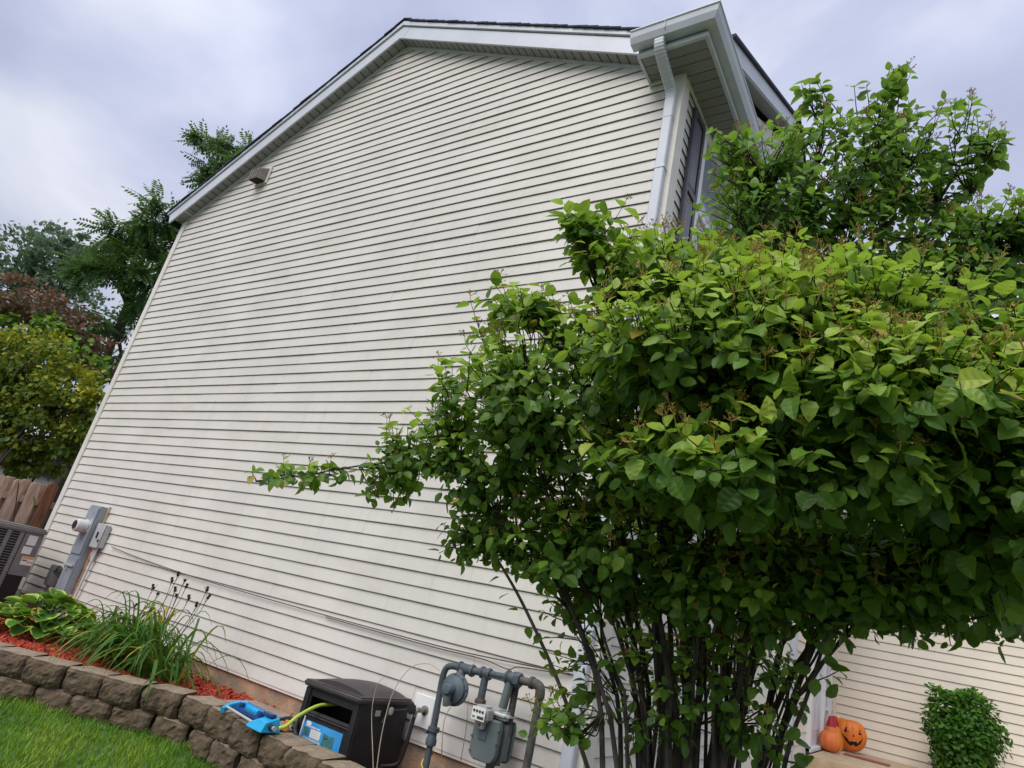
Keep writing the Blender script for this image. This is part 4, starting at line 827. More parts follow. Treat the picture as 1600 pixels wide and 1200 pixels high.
# ------------------------------------------------------------------ leaf tools
def leaf_low(w=.76, fold=.14, droop=.24):
    ys = [0, .16, .45, .78, 1.0]; ws = [0, .34, .5, .32, 0]; V = [(0, 0, 0)]; 
    for y, k in zip(ys[1:4], ws[1:4]): V += [(-k * w, y, fold * k - droop * y * y), (0, y, -droop * y * y), (k * w, y, fold * k - droop * y * y)]
    V.append((0, 1, -droop)); T = [(0, 2, 1), (0, 3, 2)]
    for a in (1, 4): T += [(a, a + 1, a + 4), (a, a + 4, a + 3), (a + 1, a + 2, a + 5), (a + 1, a + 5, a + 4)]
    T += [(7, 8, 10), (8, 9, 10)]
    return np.array(V, float), np.array(T)
def leaf_high(seed, w=.78, droop=.26):
    r = np.random.default_rng(seed); n = 9; V = []; T = []
    ph = r.uniform(-.04, .04)
    for i in range(n + 1):
        y = i / n; k = (math.sin(math.pi * min(1, y ** .78)) ** .85) * .5 * (1 - .25 * y) * 1.12 if 0 < i < n else 0
        tooth = .025 if i % 2 else -.012
        for s in (-1, -.5, 0, .5, 1):
            x = s * (k + (tooth if abs(s) == 1 and 0 < i < n else 0)) * w
            z = .20 * abs(s) * k - (droop + ph * s) * y * y + ((.016 if i % 2 else -.016) * (abs(s) > 0) * (1 if 0 < i < n else 0)) + (.03 * math.sin(6 * y + seed) * s)
            yy = y - .10 * abs(s) * (1 - y) * (1 if 0 < i else 0) + (.05 * abs(s) * (k > 0))
            V.append((x, yy, z))
    for i in range(n):
        for k in range(4):
            a = i * 5 + k; T += [(a, a + 1, a + 6), (a, a + 6, a + 5)]
    return np.array(V, float), np.array(T)
def frames(along, nrm):
    along = along / np.linalg.norm(along, axis=1, keepdims=True); nrm = nrm - along * (nrm * along).sum(1, keepdims=True)
    nrm = nrm / (np.linalg.norm(nrm, axis=1, keepdims=True) + 1e-9); side = np.cross(along, nrm); return np.stack([side, along, nrm], -1)
def scatter(tpl, pos, R, size, tint, flip=None):
    V0, T0 = tpl; n = len(pos); V = np.einsum('nij,vj->nvi', R, V0) * size[:, None, None] + pos[:, None, :]
    T = (T0[None] + (np.arange(n) * len(V0))[:, None, None]).reshape(-1, 3)
    return V.reshape(-1, 3), T, np.repeat(tint, len(V0))
LOW = leaf_low(); LOWS = [leaf_low(.74, .10, .16), leaf_low(.80, .26, .38), leaf_low(.70, -.12, .10), leaf_low(.84, .18, .55)]      # flat, cupped, reflexed, curled under
def unit(v): return v / (np.linalg.norm(v, axis=-1, keepdims=True) + 1e-9)
UP = np.array([0, 0, 1.0])

def lobes_points(lobes):                            # lobes: (u, v, depth, half width px, half height px, half depth m, twigs, leaf length)
    tips, outs, ll, shell, lb = [], [], [], [], []
    for (u, v, zd, ru, rv, rd, n, s, *bias) in lobes:
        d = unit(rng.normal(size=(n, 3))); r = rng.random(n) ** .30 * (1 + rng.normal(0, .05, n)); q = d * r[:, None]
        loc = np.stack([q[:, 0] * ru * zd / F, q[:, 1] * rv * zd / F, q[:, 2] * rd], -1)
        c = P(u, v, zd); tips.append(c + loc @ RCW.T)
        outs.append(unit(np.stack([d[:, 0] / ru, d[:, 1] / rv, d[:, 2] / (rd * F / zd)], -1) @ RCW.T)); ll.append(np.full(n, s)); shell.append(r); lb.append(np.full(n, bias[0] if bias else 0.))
    return np.concatenate(tips), np.concatenate(outs), np.concatenate(ll), np.concatenate(shell), np.concatenate(lb)

def leaves_on_twigs(tips, outs, ll, L, nodes_, nodes=(.30, .62, .95), updir=.5, jitter=.22):
    n = len(tips); j = np.array([np.argmin(((nodes_ - t) ** 2).sum(1) + np.clip(nodes_[:, 2] - t[2], 0, 9) * .15) for t in tips])
    rad = tips - nodes_[j]; dist = np.linalg.norm(rad, axis=1); L[:] = np.minimum(L, np.maximum(.05, dist * .8))
    d = unit(unit(rad) * .9 + outs * .35 + UP * (updir * np.clip(outs[:, 2:3] + .75, 0, 1)) + rng.normal(0, jitter, (n, 3))); base = tips - d * L[:, None]
    pos, al, nr, sz, tp, tw = [], [], [], [], [], []
    ref = unit(np.cross(d, rng.normal(size=(n, 3)))); ref2 = np.cross(d, ref)
    for k, t in enumerate(nodes):
        for sg in (-1, 1):
            sd = (ref if k % 2 == 0 else ref2) * sg
            keep = rng.random(n) < .93
            p = base + d * (L * t)[:, None] + sd * .008
            a = unit(sd * .85 + d * (.25 + .4 * t) + np.array([0, 0, -.24]) + outs * .2 + rng.normal(0, .18, (n, 3)))
            m = unit(UP * .8 + d * .3 + outs * .55 + rng.normal(0, .24, (n, 3)))
            s = ll * .93 * rng.choice([.55, .72, .88, 1.0, 1.12], n) * rng.uniform(.88, 1.12, n) * (1.05 - .12 * abs(t - .6))
            pos.append(p[keep]); al.append(a[keep]); nr.append(m[keep]); sz.append(s[keep]); tp.append(np.full(keep.sum(), t)); tw.append(np.arange(n)[keep])
    return base, d, np.concatenate(pos), np.concatenate(al), np.concatenate(nr), np.concatenate(sz), np.concatenate(tp), np.concatenate(tw)

def tubes_np(paths, radii, ns=4):                   # many thin tubes at once; each path (k,3)
    V, T, b = [], [], 0
    for p, r in zip(paths, radii):
        k = len(p); t = np.gradient(p, axis=0); t = unit(t); ref = np.array([.31, .87, .38]); a = unit(np.cross(t, ref)); c = np.cross(t, a)
        th = np.arange(ns) * 2 * math.pi / ns; r = np.broadcast_to(np.asarray(r, float), (k,))
        ring = p[:, None, :] + r[:, None, None] * (a[:, None, :] * np.cos(th)[None, :, None] + c[:, None, :] * np.sin(th)[None, :, None])
        V.append(ring.reshape(-1, 3)); i = np.arange(k - 1)[:, None]; j = np.arange(ns)[None, :]; j2 = (j + 1) % ns
        q0, q1, q2, q3 = i * ns + j, i * ns + j2, (i + 1) * ns + j2, (i + 1) * ns + j
        T.append(np.stack([np.stack([q0, q1, q2], -1), np.stack([q0, q2, q3], -1)], 2).reshape(-1, 3) + b); b += k * ns
    return np.concatenate(V), np.concatenate(T)

def stems_from(bases, targets, r0, r1, sway=.10, n=12):
    out = []
    for b, t in zip(bases, targets):
        b, t = np.asarray(b), np.asarray(t); h = t[2] - b[2]
        p = bez(b, b + np.array([(t[0] - b[0]) * .12, (t[1] - b[1]) * .12, h * .45]), b + (t - b) * .62 + np.array([0, 0, h * .16]), t, n)
        p[1:-1] += rng.normal(0, sway * .12, (n - 2, 3)) * np.linspace(.4, 1, n - 2)[:, None]
        out.append((p, np.linspace(r0 * rng.uniform(.7, 1.2), r1, n)))
    return out

def make_shrub(name, label, lobes, stem_list, leafm, n_single, twigm=M_TWIG, stemm=M_STEM, young_bias=0., flowers=.4, L=(.16, .30), group=None, stem_tan=.12, cat='shrub'):
    base_pt = np.mean([s[0][0] for s in stem_list], axis=0)
    t = thing(name, base_pt, label, cat, group)
    tips, outs, ll, shell, lb = lobes_points(lobes)
    Lw = rng.uniform(L[0], L[1], len(tips)) * (ll / .07)
    nodes = np.concatenate([s[0][len(s[0]) // 3:] for s in stem_list])
    tb, td, pos, al, nr, sz, tp, tw = leaves_on_twigs(tips, outs, ll, Lw, nodes)
    R = frames(al, nr)
    # young tips are paler; upward outer leaves also coloured paler, as if sunlit
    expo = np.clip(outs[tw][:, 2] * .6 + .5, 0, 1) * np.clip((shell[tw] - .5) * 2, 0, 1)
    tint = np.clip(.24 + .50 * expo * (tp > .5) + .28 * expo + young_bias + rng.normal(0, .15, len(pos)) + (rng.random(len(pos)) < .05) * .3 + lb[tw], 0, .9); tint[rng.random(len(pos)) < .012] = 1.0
    u, v, zd = project(pos + al * (sz * .5)[:, None])
    inv = (u > 5) & (u < 1595) & (v > 5) & (v < 1195) & (zd > .3)
    single = np.zeros(len(pos), bool)
    if n_single:
        cell = {}
        gu, gv = (u // 16).astype(int), (v // 16).astype(int)
        for i in np.nonzero(inv)[0]:
            k = (gu[i], gv[i])
            if k not in cell or zd[i] < zd[cell[k]]: cell[k] = i
        cand = np.array(sorted(cell.values(), key=lambda i: -sz[i] / zd[i]))[:n_single]; single[cand] = True
    m = ~single
    grp = rng.integers(4, size=len(pos)); Vs, Ts, tis, nb = [], [], [], 0
    for g in range(4):
        mm = m & (grp == g); V, T, ti = scatter(LOWS[g], pos[mm], R[mm], sz[mm], tint[mm]); Vs.append(V); Ts.append(T + nb); tis.append(ti); nb += len(V)
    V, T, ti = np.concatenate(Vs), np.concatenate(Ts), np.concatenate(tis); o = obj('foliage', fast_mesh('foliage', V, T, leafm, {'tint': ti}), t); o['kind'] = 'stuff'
    if n_single:
        var = []
        for sh in range(4):
            V0, T0 = leaf_high(sh, (.72, .80, .76, .86)[sh], (.14, .26, .40, .20)[sh])
            for q in range(5): var.append(fast_mesh('leaf', V0, T0, leafm, {'tint': np.full(len(V0), .12 + .2 * q)}, smooth=False))
        for i in np.nonzero(single)[0]:
            Mx = Matrix([[*(R[i][r] * sz[i]), pos[i][r]] for r in range(3)] + [[0, 0, 0, 1]])
            q = int(np.clip((tint[i] - .02) / .2, 0, 4)); obj('leaf', var[rng.integers(4) * 5 + q], t, Mx)
    # stems, then the branchlets that carry the twigs
    for p, r in stem_list:
        MB().tube([tuple(x) for x in p], list(r), 7).build('stem', M_STEMT if rng.random() < stem_tan else stemm, t)
    paths, radii = [], []
    for i in range(len(tips)):
        j = np.argmin(((nodes - tb[i]) ** 2).sum(1) + np.clip(nodes[:, 2] - tb[i][2] + .1, 0, 9) * .5)
        a = nodes[j]; dd = np.linalg.norm(tb[i] - a)
        if dd < .75 and rng.random() < .75:
            paths.append(bez(a, a + (tb[i] - a) * .35 + UP * .03 * dd + rng.normal(0, .04 * dd, 3), tb[i] - td[i] * min(.07, dd * .3), tb[i], 8)); radii.append(np.linspace(.0038, .0024, 8))
        paths.append(np.stack([tb[i], tb[i] + td[i] * Lw[i] * .5 + rng.normal(0, .006, 3), tips[i]])); radii.append(np.array([.0028, .0022, .0014]))
    V, T = tubes_np(paths, radii, 4); o = obj('twigs', fast_mesh('twigs', V, T, twigm, smooth=True), t); o['kind'] = 'stuff'
    if flowers:                                     # spent flower heads at the upper tips
        pick = np.nonzero((rng.random(len(tips)) < flowers) & (shell > .75) & (outs[:, 2] > -.1))[0]; paths, radii = [], []
        for i in pick:
            a = tips[i]; ax = unit(td[i] * .6 + UP * .6); top = a + ax * rng.uniform(.02, .045); paths.append(np.stack([a, top])); radii.append(np.array([.0016, .0013]))
            for q in range(6):
                d1 = unit(ax * .8 + rng.normal(0, .55, 3)); e1 = top + d1 * rng.uniform(.014, .028); paths.append(np.stack([top, e1])); radii.append(np.array([.0012, .0010]))
                for w_ in range(3):
                    e2 = e1 + unit(d1 + rng.normal(0, .7, 3)) * .009; paths.append(np.stack([e1, e2])); radii.append(np.array([.0008, .0017]))
        V, T = tubes_np(paths, radii, 3); o = obj('flower_heads', fast_mesh('flower_heads', V, T, M_FLOWER), t); o['kind'] = 'stuff'
    return t

# ------------------------------------------------------------------ the big viburnum in front of the house corner
lobes_front = [     # the last number: leaf colour lightened on that bough, painting in a sunlit crown
    (905, 600, 2.55, 205, 140, .42, 430, .055, .12), (735, 620, 2.80, 75, 80, .2, 70, .054), (850, 820, 2.75, 130, 90, .25, 150, .050), (1150, 910, 2.4, 170, 80, .3, 120, .052), (1000, 730, 2.65, 130, 90, .3, 150, .054), (1010, 870, 2.7, 170, 90, .2, 130, .052), (960, 910, 2.65, 110, 70, .22, 40, .050),
    (1130, 530, 2.10, 245, 125, .40, 520, .060, .25), (1370, 600, 1.85, 230, 110, .36, 430, .062, .18), (1540, 540, 2.0, 110, 80, .3, 130, .060, .15), (1570, 740, 1.80, 150, 210, .36, 330, .064, .10), (1220, 715, 1.95, 300, 105, .42, 470, .066), (925, 350, 2.60, 55, 60, .14, 30, .066, .1),
    (1040, 415, 2.55, 150, 60, .30, 200, .056, .2), (1180, 420, 2.5, 120, 55, .3, 130, .056, .2), (770, 720, 2.80, 115, 95, .28, 165, .052), (735, 830, 2.90, 55, 65, .18, 50, .050), (1440, 895, 2.2, 210, 92, .42, 360, .054), (1080, 850, 2.55, 290, 105, .36, 380, .056),
    (650, 700, 2.90, 75, 62, .16, 62, .052), (610, 760, 2.95, 50, 35, .12, 20, .050), (470, 742, 3.00, 105, 22, .07, 22, .054), (890, 1000, 2.7, 60, 110, .15, 26, .048), (1110, 1040, 2.5, 180, 110, .30, 90, .048),
    (800, 480, 2.62, 75, 48, .16, 34, .062, .1), (1300, 475, 2.15, 200, 85, .35, 240, .058, .25), (880, 1130, 2.5, 60, 55, .12, 16, .050), (1020, 1090, 2.5, 100, 90, .2, 24, .046), (1300, 895, 2.35, 220, 88, .35, 260, .054), (1180, 1130, 2.4, 60, 70, .15, 22, .05)]
tl = [(790, 760, 2.8), (830, 620, 2.6), (900, 520, 2.6), (930, 400, 2.6), (1000, 560, 2.4), (1000, 700, 2.5), (1060, 450, 2.5), (1100, 640, 2.3), (1150, 520, 2.2), (1180, 700, 2.2), (1230, 480, 2.2), (1260, 620, 2.1), (1300, 560, 2.1), (1330, 720, 2.1),
      (1380, 560, 2.0), (1400, 700, 2.0), (1450, 620, 1.95), (1480, 780, 2.1), (1540, 700, 1.95), (1580, 600, 1.9), (1600, 830, 2.1), (1370, 860, 2.3), (1280, 800, 2.3), (740, 800, 2.9), (700, 690, 2.85), (850, 820, 2.7), (960, 780, 2.6), (1050, 780, 2.55), (1120, 760, 2.5), (1200, 800, 2.4),
      (1020, 640, 2.6), (1080, 700, 2.6), (1150, 600, 2.5), (920, 640, 2.7), (870, 700, 2.75), (1130, 820, 2.4), (1060, 600, 2.3), (1220, 560, 2.3), (950, 700, 2.65), (1000, 620, 2.55), (1040, 720, 2.5), (1110, 560, 2.5), (1160, 760, 2.45), (1190, 640, 2.4), (890, 780, 2.7), (820, 700, 2.75), (1260, 740, 2.3), (1320, 640, 2.2), (1080, 500, 2.5), (980, 480, 2.6), (1240, 680, 2.35), (1140, 480, 2.4), (900, 600, 2.85), (960, 660, 2.9), (1020, 700, 2.9), (1080, 640, 2.9), (1130, 700, 2.9), (1180, 620, 2.8), (860, 740, 2.85), (930, 820, 2.8), (1090, 800, 2.8), (1230, 760, 2.7), (1010, 500, 2.8), (1150, 560, 2.8)]
stems = []
for (u, v, zd) in tl:
    k = rng.normal(0, 18); zw = (2.55 if zd < 2.79 or u < 820 else 2.78) + rng.uniform(-.22, .18)
    u2 = np.clip(1085 + (u - 1085) * .36, 930, 1195) + k; u1 = np.clip(1085 + (u - 1085) * .52, 880, 1275) + k
    b0 = P(u2 - 8, 1200, zw); g0 = np.array([b0[0] * .8 - .8 * .2, b0[1] * .8 - 1.02 * .2, .12])
    t0 = P(u, v, zd) + rng.normal(0, .05, 3); m0 = P(u1, 990 + rng.normal(0, 20), (zw * 2 + zd) / 3)
    p = np.array(crom([g0, b0, m0, m0 + (t0 - m0) * .5 + rng.normal(0, .03, 3), t0], 4)); p[1:-1] += rng.normal(0, .006, (len(p) - 2, 3))
    stems.append((p, np.linspace(0.0118 * rng.choice([.5, .7, .85, 1.1, 1.5]) * rng.uniform(.9, 1.1), .0026, len(p))))
lb_ = [P(800, 760, 2.8), P(720, 735, 2.9), P(640, 720, 2.95), P(560, 728, 3.0), P(480, 742, 3.0), P(400, 752, 3.02)]
lp = np.array(crom(lb_, 4)); stems.append((lp, np.linspace(.007, .0022, len(lp))))
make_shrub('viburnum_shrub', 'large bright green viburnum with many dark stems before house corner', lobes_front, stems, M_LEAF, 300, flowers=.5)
lobes_back = [(1290, 270, 3.05, 165, 95, .35, 190, .052, .14), (1440, 255, 3.15, 120, 105, .32, 140, .054, .14), (1200, 350, 2.95, 115, 110, .30, 170, .050, .18), (1400, 380, 3.0, 220, 90, .35, 260, .052, .14),
              (1560, 385, 2.9, 110, 90, .28, 150, .054, .16), (1545, 235, 3.15, 38, 40, .10, 14, .060, .1), (1290, 140, 3.1, 45, 26, .08, 9, .062), (1390, 130, 3.1, 40, 22, .08, 10, .060), (1400, 470, 2.75, 240, 80, .35, 260, .052, .14), (1140, 235, 2.9, 38, 55, .12, 26, .050, .18)]
bst = []
for q in ((1200, 260, 3), (1240, 330, 3), (1290, 200, 3.05), (1330, 300, 3), (1370, 200, 3.1), (1420, 260, 3.1), (1450, 330, 3), (1500, 260, 3.1), (1540, 250, 3.15), (1560, 380, 2.9), (1180, 400, 2.9), (1400, 420, 2.9), (1340, 400, 2.9), (1480, 430, 2.9)):
    t0 = P(*q); zw = rng.uniform(2.8, 3.05); ub = 1075 + (q[0] - 1330) * .25 + rng.normal(0, 25); b0 = P(ub, 1200, zw); g0 = np.array([b0[0] * .9 - .05, b0[1] - .02, .1]); m0 = P(ub + (q[0] - ub) * .36, 820, zw)
    p = np.array(crom([g0, b0, m0, m0 + (t0 - m0) * .55 + rng.normal(0, .04, 3), t0], 4)); bst.append((p, np.linspace(.014 * rng.uniform(.7, 1.2), .0026, len(p))))
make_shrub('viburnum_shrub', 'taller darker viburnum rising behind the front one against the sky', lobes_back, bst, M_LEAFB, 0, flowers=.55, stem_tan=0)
# a pale young stem leaning across the clump
def leaning():
    t = thing('leaning_sapling', P(1010, 1500, 2.55), 'thin pale stem leaning left just right of the gas meter', 'sapling')
    q = crom([P(1010, 1500, 2.6), P(915, 1190, 2.62), P(870, 1060, 2.65), P(815, 940, 2.68), P(770, 860, 2.7), P(748, 800, 2.72)], 6)
    MB().tube([tuple(x) for x in q], np.linspace(.011, .004, len(q)), 8).build('stem', M_STEMT, t)
    pos = np.array([P(895 - 1.6 * k * 9, 1110 - k * 26, 2.64) for k in range(9)]); al = unit(rng.normal(size=(9, 3)) + np.array([-.4, -.4, .2])); V, T, ti = scatter(LOW, pos, frames(al, np.tile(UP, (9, 1)) + rng.normal(0, .3, (9, 3))), np.full(9, .05), rng.uniform(.2, .6, 9))
    obj('foliage', fast_mesh('foliage', V, T, M_LEAF, {'tint': ti}), t)['kind'] = 'stuff'
    t = thing('leaning_sapling', P(1180, 1500, 2.1), 'thin dark leafy stem leaning right in front of the porch', 'sapling')
    q = crom([P(1180, 1480, 2.15), P(1225, 1200, 2.15), P(1262, 1085, 2.15), P(1290, 1000, 2.15), P(1320, 930, 2.15)], 6)
    MB().tube([tuple(x) for x in q], np.linspace(.009, .004, len(q)), 8).build('stem', M_STEM, t)
    px = [(1250, 1140), (1243, 1160), (1262, 1180), (1240, 1180), (1255, 1195), (1275, 1060), (1290, 1088), (1262, 1075), (1298, 1045), (1285, 1030), (1250, 1190), (1300, 1020), (1268, 1045)]
    pos = np.array([P(a, b, 2.13) for a, b in px]); n = len(pos); al = unit(rng.normal(0, .7, (n, 3)) + RCW[:, 0] * rng.choice([-1, 1], n)[:, None] * .8 + np.array([0, 0, -.3])); V, T, ti = scatter(LOW, pos, frames(al, np.tile(UP * .5 - RCW[:, 2] * .8, (n, 1)) + rng.normal(0, .3, (n, 3))), np.full(n, .058), rng.uniform(.1, .4, n))
    obj('foliage', fast_mesh('foliage', V, T, M_LEAF, {'tint': ti}), t)['kind'] = 'stuff'
leaning()

# ------------------------------------------------------------------ clipped shrub by the garage wall
def clipped():
    c = np.array([.18, 5.85, .20]); t = thing('clipped_shrub', (c[0], c[1], .5), 'small rounded green shrub standing against the garage wall', 'shrub')
    n = 5600; d = unit(rng.normal(size=(n, 3))); r = rng.random(n) ** .30 * (1 + .05 * rng.normal(size=n))
    zc = 1.42; rad = np.stack([.39 * (1 - .25 * np.clip(-d[:, 2], 0, 1)), np.full(n, .36), np.full(n, .60)], -1)
    q = d * r[:, None] * rad * (1 + .05 * np.sin(d[:, 0] * 7) + .05 * np.sin(d[:, 2] * 9 + 1))[:, None]
    q[:, 2] = np.minimum(q[:, 2], .40 + .05 * np.sin(q[:, 0] * 12) - .10 * q[:, 0] + rng.uniform(-.02, .05, n)); pos = np.array([c[0], c[1], zc]) + q
    al = unit(d * .5 + rng.normal(0, .5, (n, 3)) + np.array([0, 0, -.25])); nr = unit(d * .8 + UP * .7 + rng.normal(0, .25, (n, 3)))
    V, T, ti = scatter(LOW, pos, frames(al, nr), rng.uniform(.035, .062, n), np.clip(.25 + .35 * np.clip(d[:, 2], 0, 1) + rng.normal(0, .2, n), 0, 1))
    obj('crown', fast_mesh('crown', V, T, M_IVY, {'tint': ti}), t)['kind'] = 'stuff'
    for k in range(6):
        a = k * 1.05; MB().tube([(c[0] + .05 * math.cos(a), c[1] + .05 * math.sin(a), .25), (c[0] + .08 * math.cos(a), c[1] + .08 * math.sin(a), .7), (c[0] + .2 * math.cos(a), c[1] + .2 * math.sin(a), 1.2)], [.014, .012, .006], 7).build('trunk', M_BARK, t)
clipped()

# ------------------------------------------------------------------ pumpkins on the porch
def pumpkin(name, c, rx, rz, label, m, ribs=11, face=False, stemh=.05, squash=1.0):
    t = thing(name, (c[0], c[1], c[2]), label, 'pumpkin'); mb = MB(); nu, nv = 66, 20; vs = []
    for j in range(nv + 1):
        ph = math.pi * j / nv
        for i in range(nu):
            th = 2 * math.pi * i / nu; rr = 1 - .075 * abs(math.cos(th * ribs / 2)) ** 5 * math.sin(ph) ; k = math.sin(ph) ** .85
            dimple = .20 * math.exp(-(ph / .38) ** 2) + .10 * math.exp(-((math.pi - ph) / .38) ** 2)
            vs.append((c[0] + rx * rr * k * math.cos(th), c[1] + rx * rr * k * math.sin(th) * squash, c[2] + rz + rz * (math.cos(ph) * (1 - dimple))))
    mb.add(vs, [(j * nu + i, j * nu + (i + 1) % nu, (j + 1) * nu + (i + 1) % nu, (j + 1) * nu + i) for j in range(nv) for i in range(nu)], True); body = mb.build('shell', m, t)
    if stemh: MB().tube([(c[0], c[1], c[2] + 2 * rz * .90), (c[0] - .01, c[1], c[2] + 2 * rz * .95 + stemh * .5), (c[0] - .035, c[1] + .01, c[2] + 2 * rz * .95 + stemh)], [.03, .02, .018], 8).build('stem', mat('pumpkin_stem', (.32, .12, .05), .8, .2, 10), t)
    if face:
        f0 = math.atan2(-.93, .37) if face is True else face   # faces towards the lawn
        def on(a, z, out=1.006):                     # a: angle offset, z: height from -1 to 1
            ph = math.acos(max(-1, min(1, z))); th = f0 + a; rr = 1 - .075 * abs(math.cos(th * ribs / 2)) ** 5 * math.sin(ph); k = math.sin(ph) ** .85 * out
            return (c[0] + rx * rr * k * math.cos(th), c[1] + rx * rr * k * math.sin(th) * squash, c[2] + rz + rz * z * out)
        def patch(nm, strip):                        # strip: pairs (angle, lower z, upper z)
            p = MB(); b = []
            for o_ in (1.012, .97):
                for a, z0_, z1_ in strip: b += [on(a, z0_, o_), on(a, z1_, o_)]
            n2 = len(strip); fs = [(2 * i, 2 * i + 2, 2 * i + 3, 2 * i + 1) for i in range(n2 - 1)]; o2 = 2 * n2
            fs += [(2 * i, o2 + 2 * i, o2 + 2 * i + 2, 2 * i + 2) for i in range(n2 - 1)] + [(2 * i + 1, 2 * i + 3, o2 + 2 * i + 3, o2 + 2 * i + 1) for i in range(n2 - 1)] + [(0, 1, o2 + 1, o2), (2 * n2 - 2, o2 + 2 * n2 - 2, o2 + 2 * n2 - 1, 2 * n2 - 1)]
            p.add(b, fs).build(nm, M_BLACK, t)
        for s in (-1, 1): patch('eye', [(s * .42 - .15, .16, .17), (s * .42, .16, .46), (s * .42 + .15, .16, .17)])
        patch('nose', [(-.07, -.02, -.01), (0, -.02, .12), (.07, -.02, -.01)])
        mo = []
        for a in np.linspace(-.68, .68, 29):
            up = -.30 + .34 * (abs(a) / .68) ** 2; lw = -.60 + .62 * (abs(a) / .68) ** 2; tt = int((a + .68) / .10)
            if tt in (4, 9): up -= .10
            if tt in (6, 7): lw += .10
            mo.append((a, min(lw, up - .01), up))
        patch('mouth', mo)
    return t
pumpkin('jack_o_lantern', (-1.0, 6.02, PZ), .205, .195, 'large orange pumpkin with carved grinning face on the porch', M_PUMP, face=True, squash=.9, stemh=.0)
pumpkin('pumpkin', (-1.10, 5.15, PZ), .118, .118, 'plain pale orange round pumpkin at the porch edge', M_PUMP2, ribs=9, stemh=0)
def tapered(name, c, label, m, face):
    t = thing(name, c, label, 'lantern')
    MB().lathe([(0, 0), (.085, .0), (.105, .05), (.10, .12), (.075, .20), (.055, .26)], 24, Matrix.Translation(c)).build('base', m, t)
    MB().lathe([(0, .255), (.056, .255), (.045, .31), (.03, .355), (.028, .37), (0, .375)], 24, Matrix.Translation(c)).build('top', M_LANTR, t)
    if face:
        for (a, z, r) in ((-.5, .15, .022), (.05, .15, .022), (-.22, .08, .04)):
            th = math.atan2(-.93, .37) + a; MB().lathe([(0, 0), (r, 0), (r * .8, .012), (0, .012)], 5, Matrix.Translation((c[0] + .088 * math.cos(th), c[1] + .088 * math.sin(th), c[2] + z)) @ Matrix.Rotation(th, 4, 'Z') @ Matrix.Rotation(math.pi / 2, 4, 'Y')).build('face_cutout', M_BLACK, t)
tapered('tapered_lantern', (-1.12, 5.36, PZ), 'red-topped orange tapered lantern behind the plain pumpkin', M_PUMP2, False)
tapered('tapered_lantern', (-1.13, 5.74, PZ), 'red-topped amber tapered lantern with face beside the carved pumpkin', M_LANTY, True)
o = MB().box((-.98, 5.30, PZ + .004), (-.52, 5.55, PZ + .014)).build('door_mat', M_MATT); tag(o, 'small dark red patterned mat lying on the porch', 'mat')

# ------------------------------------------------------------------ hosta
def hosta():
    C = np.array([-6.95, -.80, .55]); t = thing('hosta_plant', C, 'round hosta with yellow-edged green leaves before the air conditioner', 'plant')
    def hl(seed):
        r = np.random.default_rng(seed); n, mcol = 8, 4; V, T, ed = [], [], []
        for i in range(n + 1):
            y = i / n
            k = .60 * (math.sin(math.pi * y ** .74) ** .48) if 0 < i < n else 0.0
            for q in range(-mcol, mcol + 1):
                s = q / mcol; yy = y - .16 * abs(s) ** 1.5 * (1 - y) + .02
                z = .26 * abs(s) ** 1.6 * k * 2 - .20 * y * y + .022 * math.sin(9 * s + i * 1.3 + seed) * abs(s) + (.012 if q % 2 else 0) * (k > 0)
                V.append((s * k * 1.08, yy, z)); ed.append(max(abs(s), (y - .55) / .45 if y > .55 else 0, ))
        w_ = 2 * mcol + 1
        for i in range(n):
            for q in range(2 * mcol): a = i * w_ + q; T += [(a, a + 1, a + w_ + 1), (a, a + w_ + 1, a + w_)]
        return np.array(V), np.array(T), np.array(ed)
    var = []
    for s in range(4):
        V, T, ed = hl(s)
        for ti in (.2, .5, .8): var.append(fast_mesh('leaf', V, T, M_HOSTA, {'tint': np.full(len(V), ti), 'edge': ed}, smooth=True))
    yel = fast_mesh('leaf', *hl(2)[:2], leafmat('hosta_yellowed_leaf', (.4, .2, .02), (.5, .28, .03), (.55, .35, .04), .2), {'tint': np.full(len(hl(2)[0]), .5)}, smooth=True)
    pet = []
    for ring, (n, rad, h, sz, tilt) in enumerate(((26, .42, .09, .140, .10), (25, .34, .15, .140, .25), (20, .25, .21, .14, .40), (15, .15, .26, .135, .55), (9, .06, .30, .12, .9))):
        for k in range(n):
            a = 2 * math.pi * (k + .5 * (ring % 2)) / n + rng.normal(0, .14); out = np.array([math.cos(a), math.sin(a), 0]); p = C + out * (rad * rng.uniform(.85, 1.12)) + UP * (h + rng.normal(0, .02))
            al = unit(out + UP * (tilt - .25 + rng.normal(0, .15)) + rng.normal(0, .1, 3)); nr = unit(UP + out * .35 * (1 - tilt) - out * tilt * .6 + rng.normal(0, .12, 3)); R = frames(al[None], nr[None])[0] * sz * rng.uniform(.8, 1.15)
            obj('leaf', yel if (ring == 1 and k == 12) else var[rng.integers(len(var))], t, Matrix([[*R[r], p[r]] for r in range(3)] + [[0, 0, 0, 1]]))
            pet.append(bez(C + out * .02, C + out * .05 + UP * h * .6, p - al * .06, p, 5))
    V, T = tubes_np(pet, [np.full(5, .005)] * len(pet), 4); obj('leaf_stalks', fast_mesh('leaf_stalks', V, T, M_BLADE, {'tint': np.full(len(V), .4)}), t)['kind'] = 'stuff'
hosta()

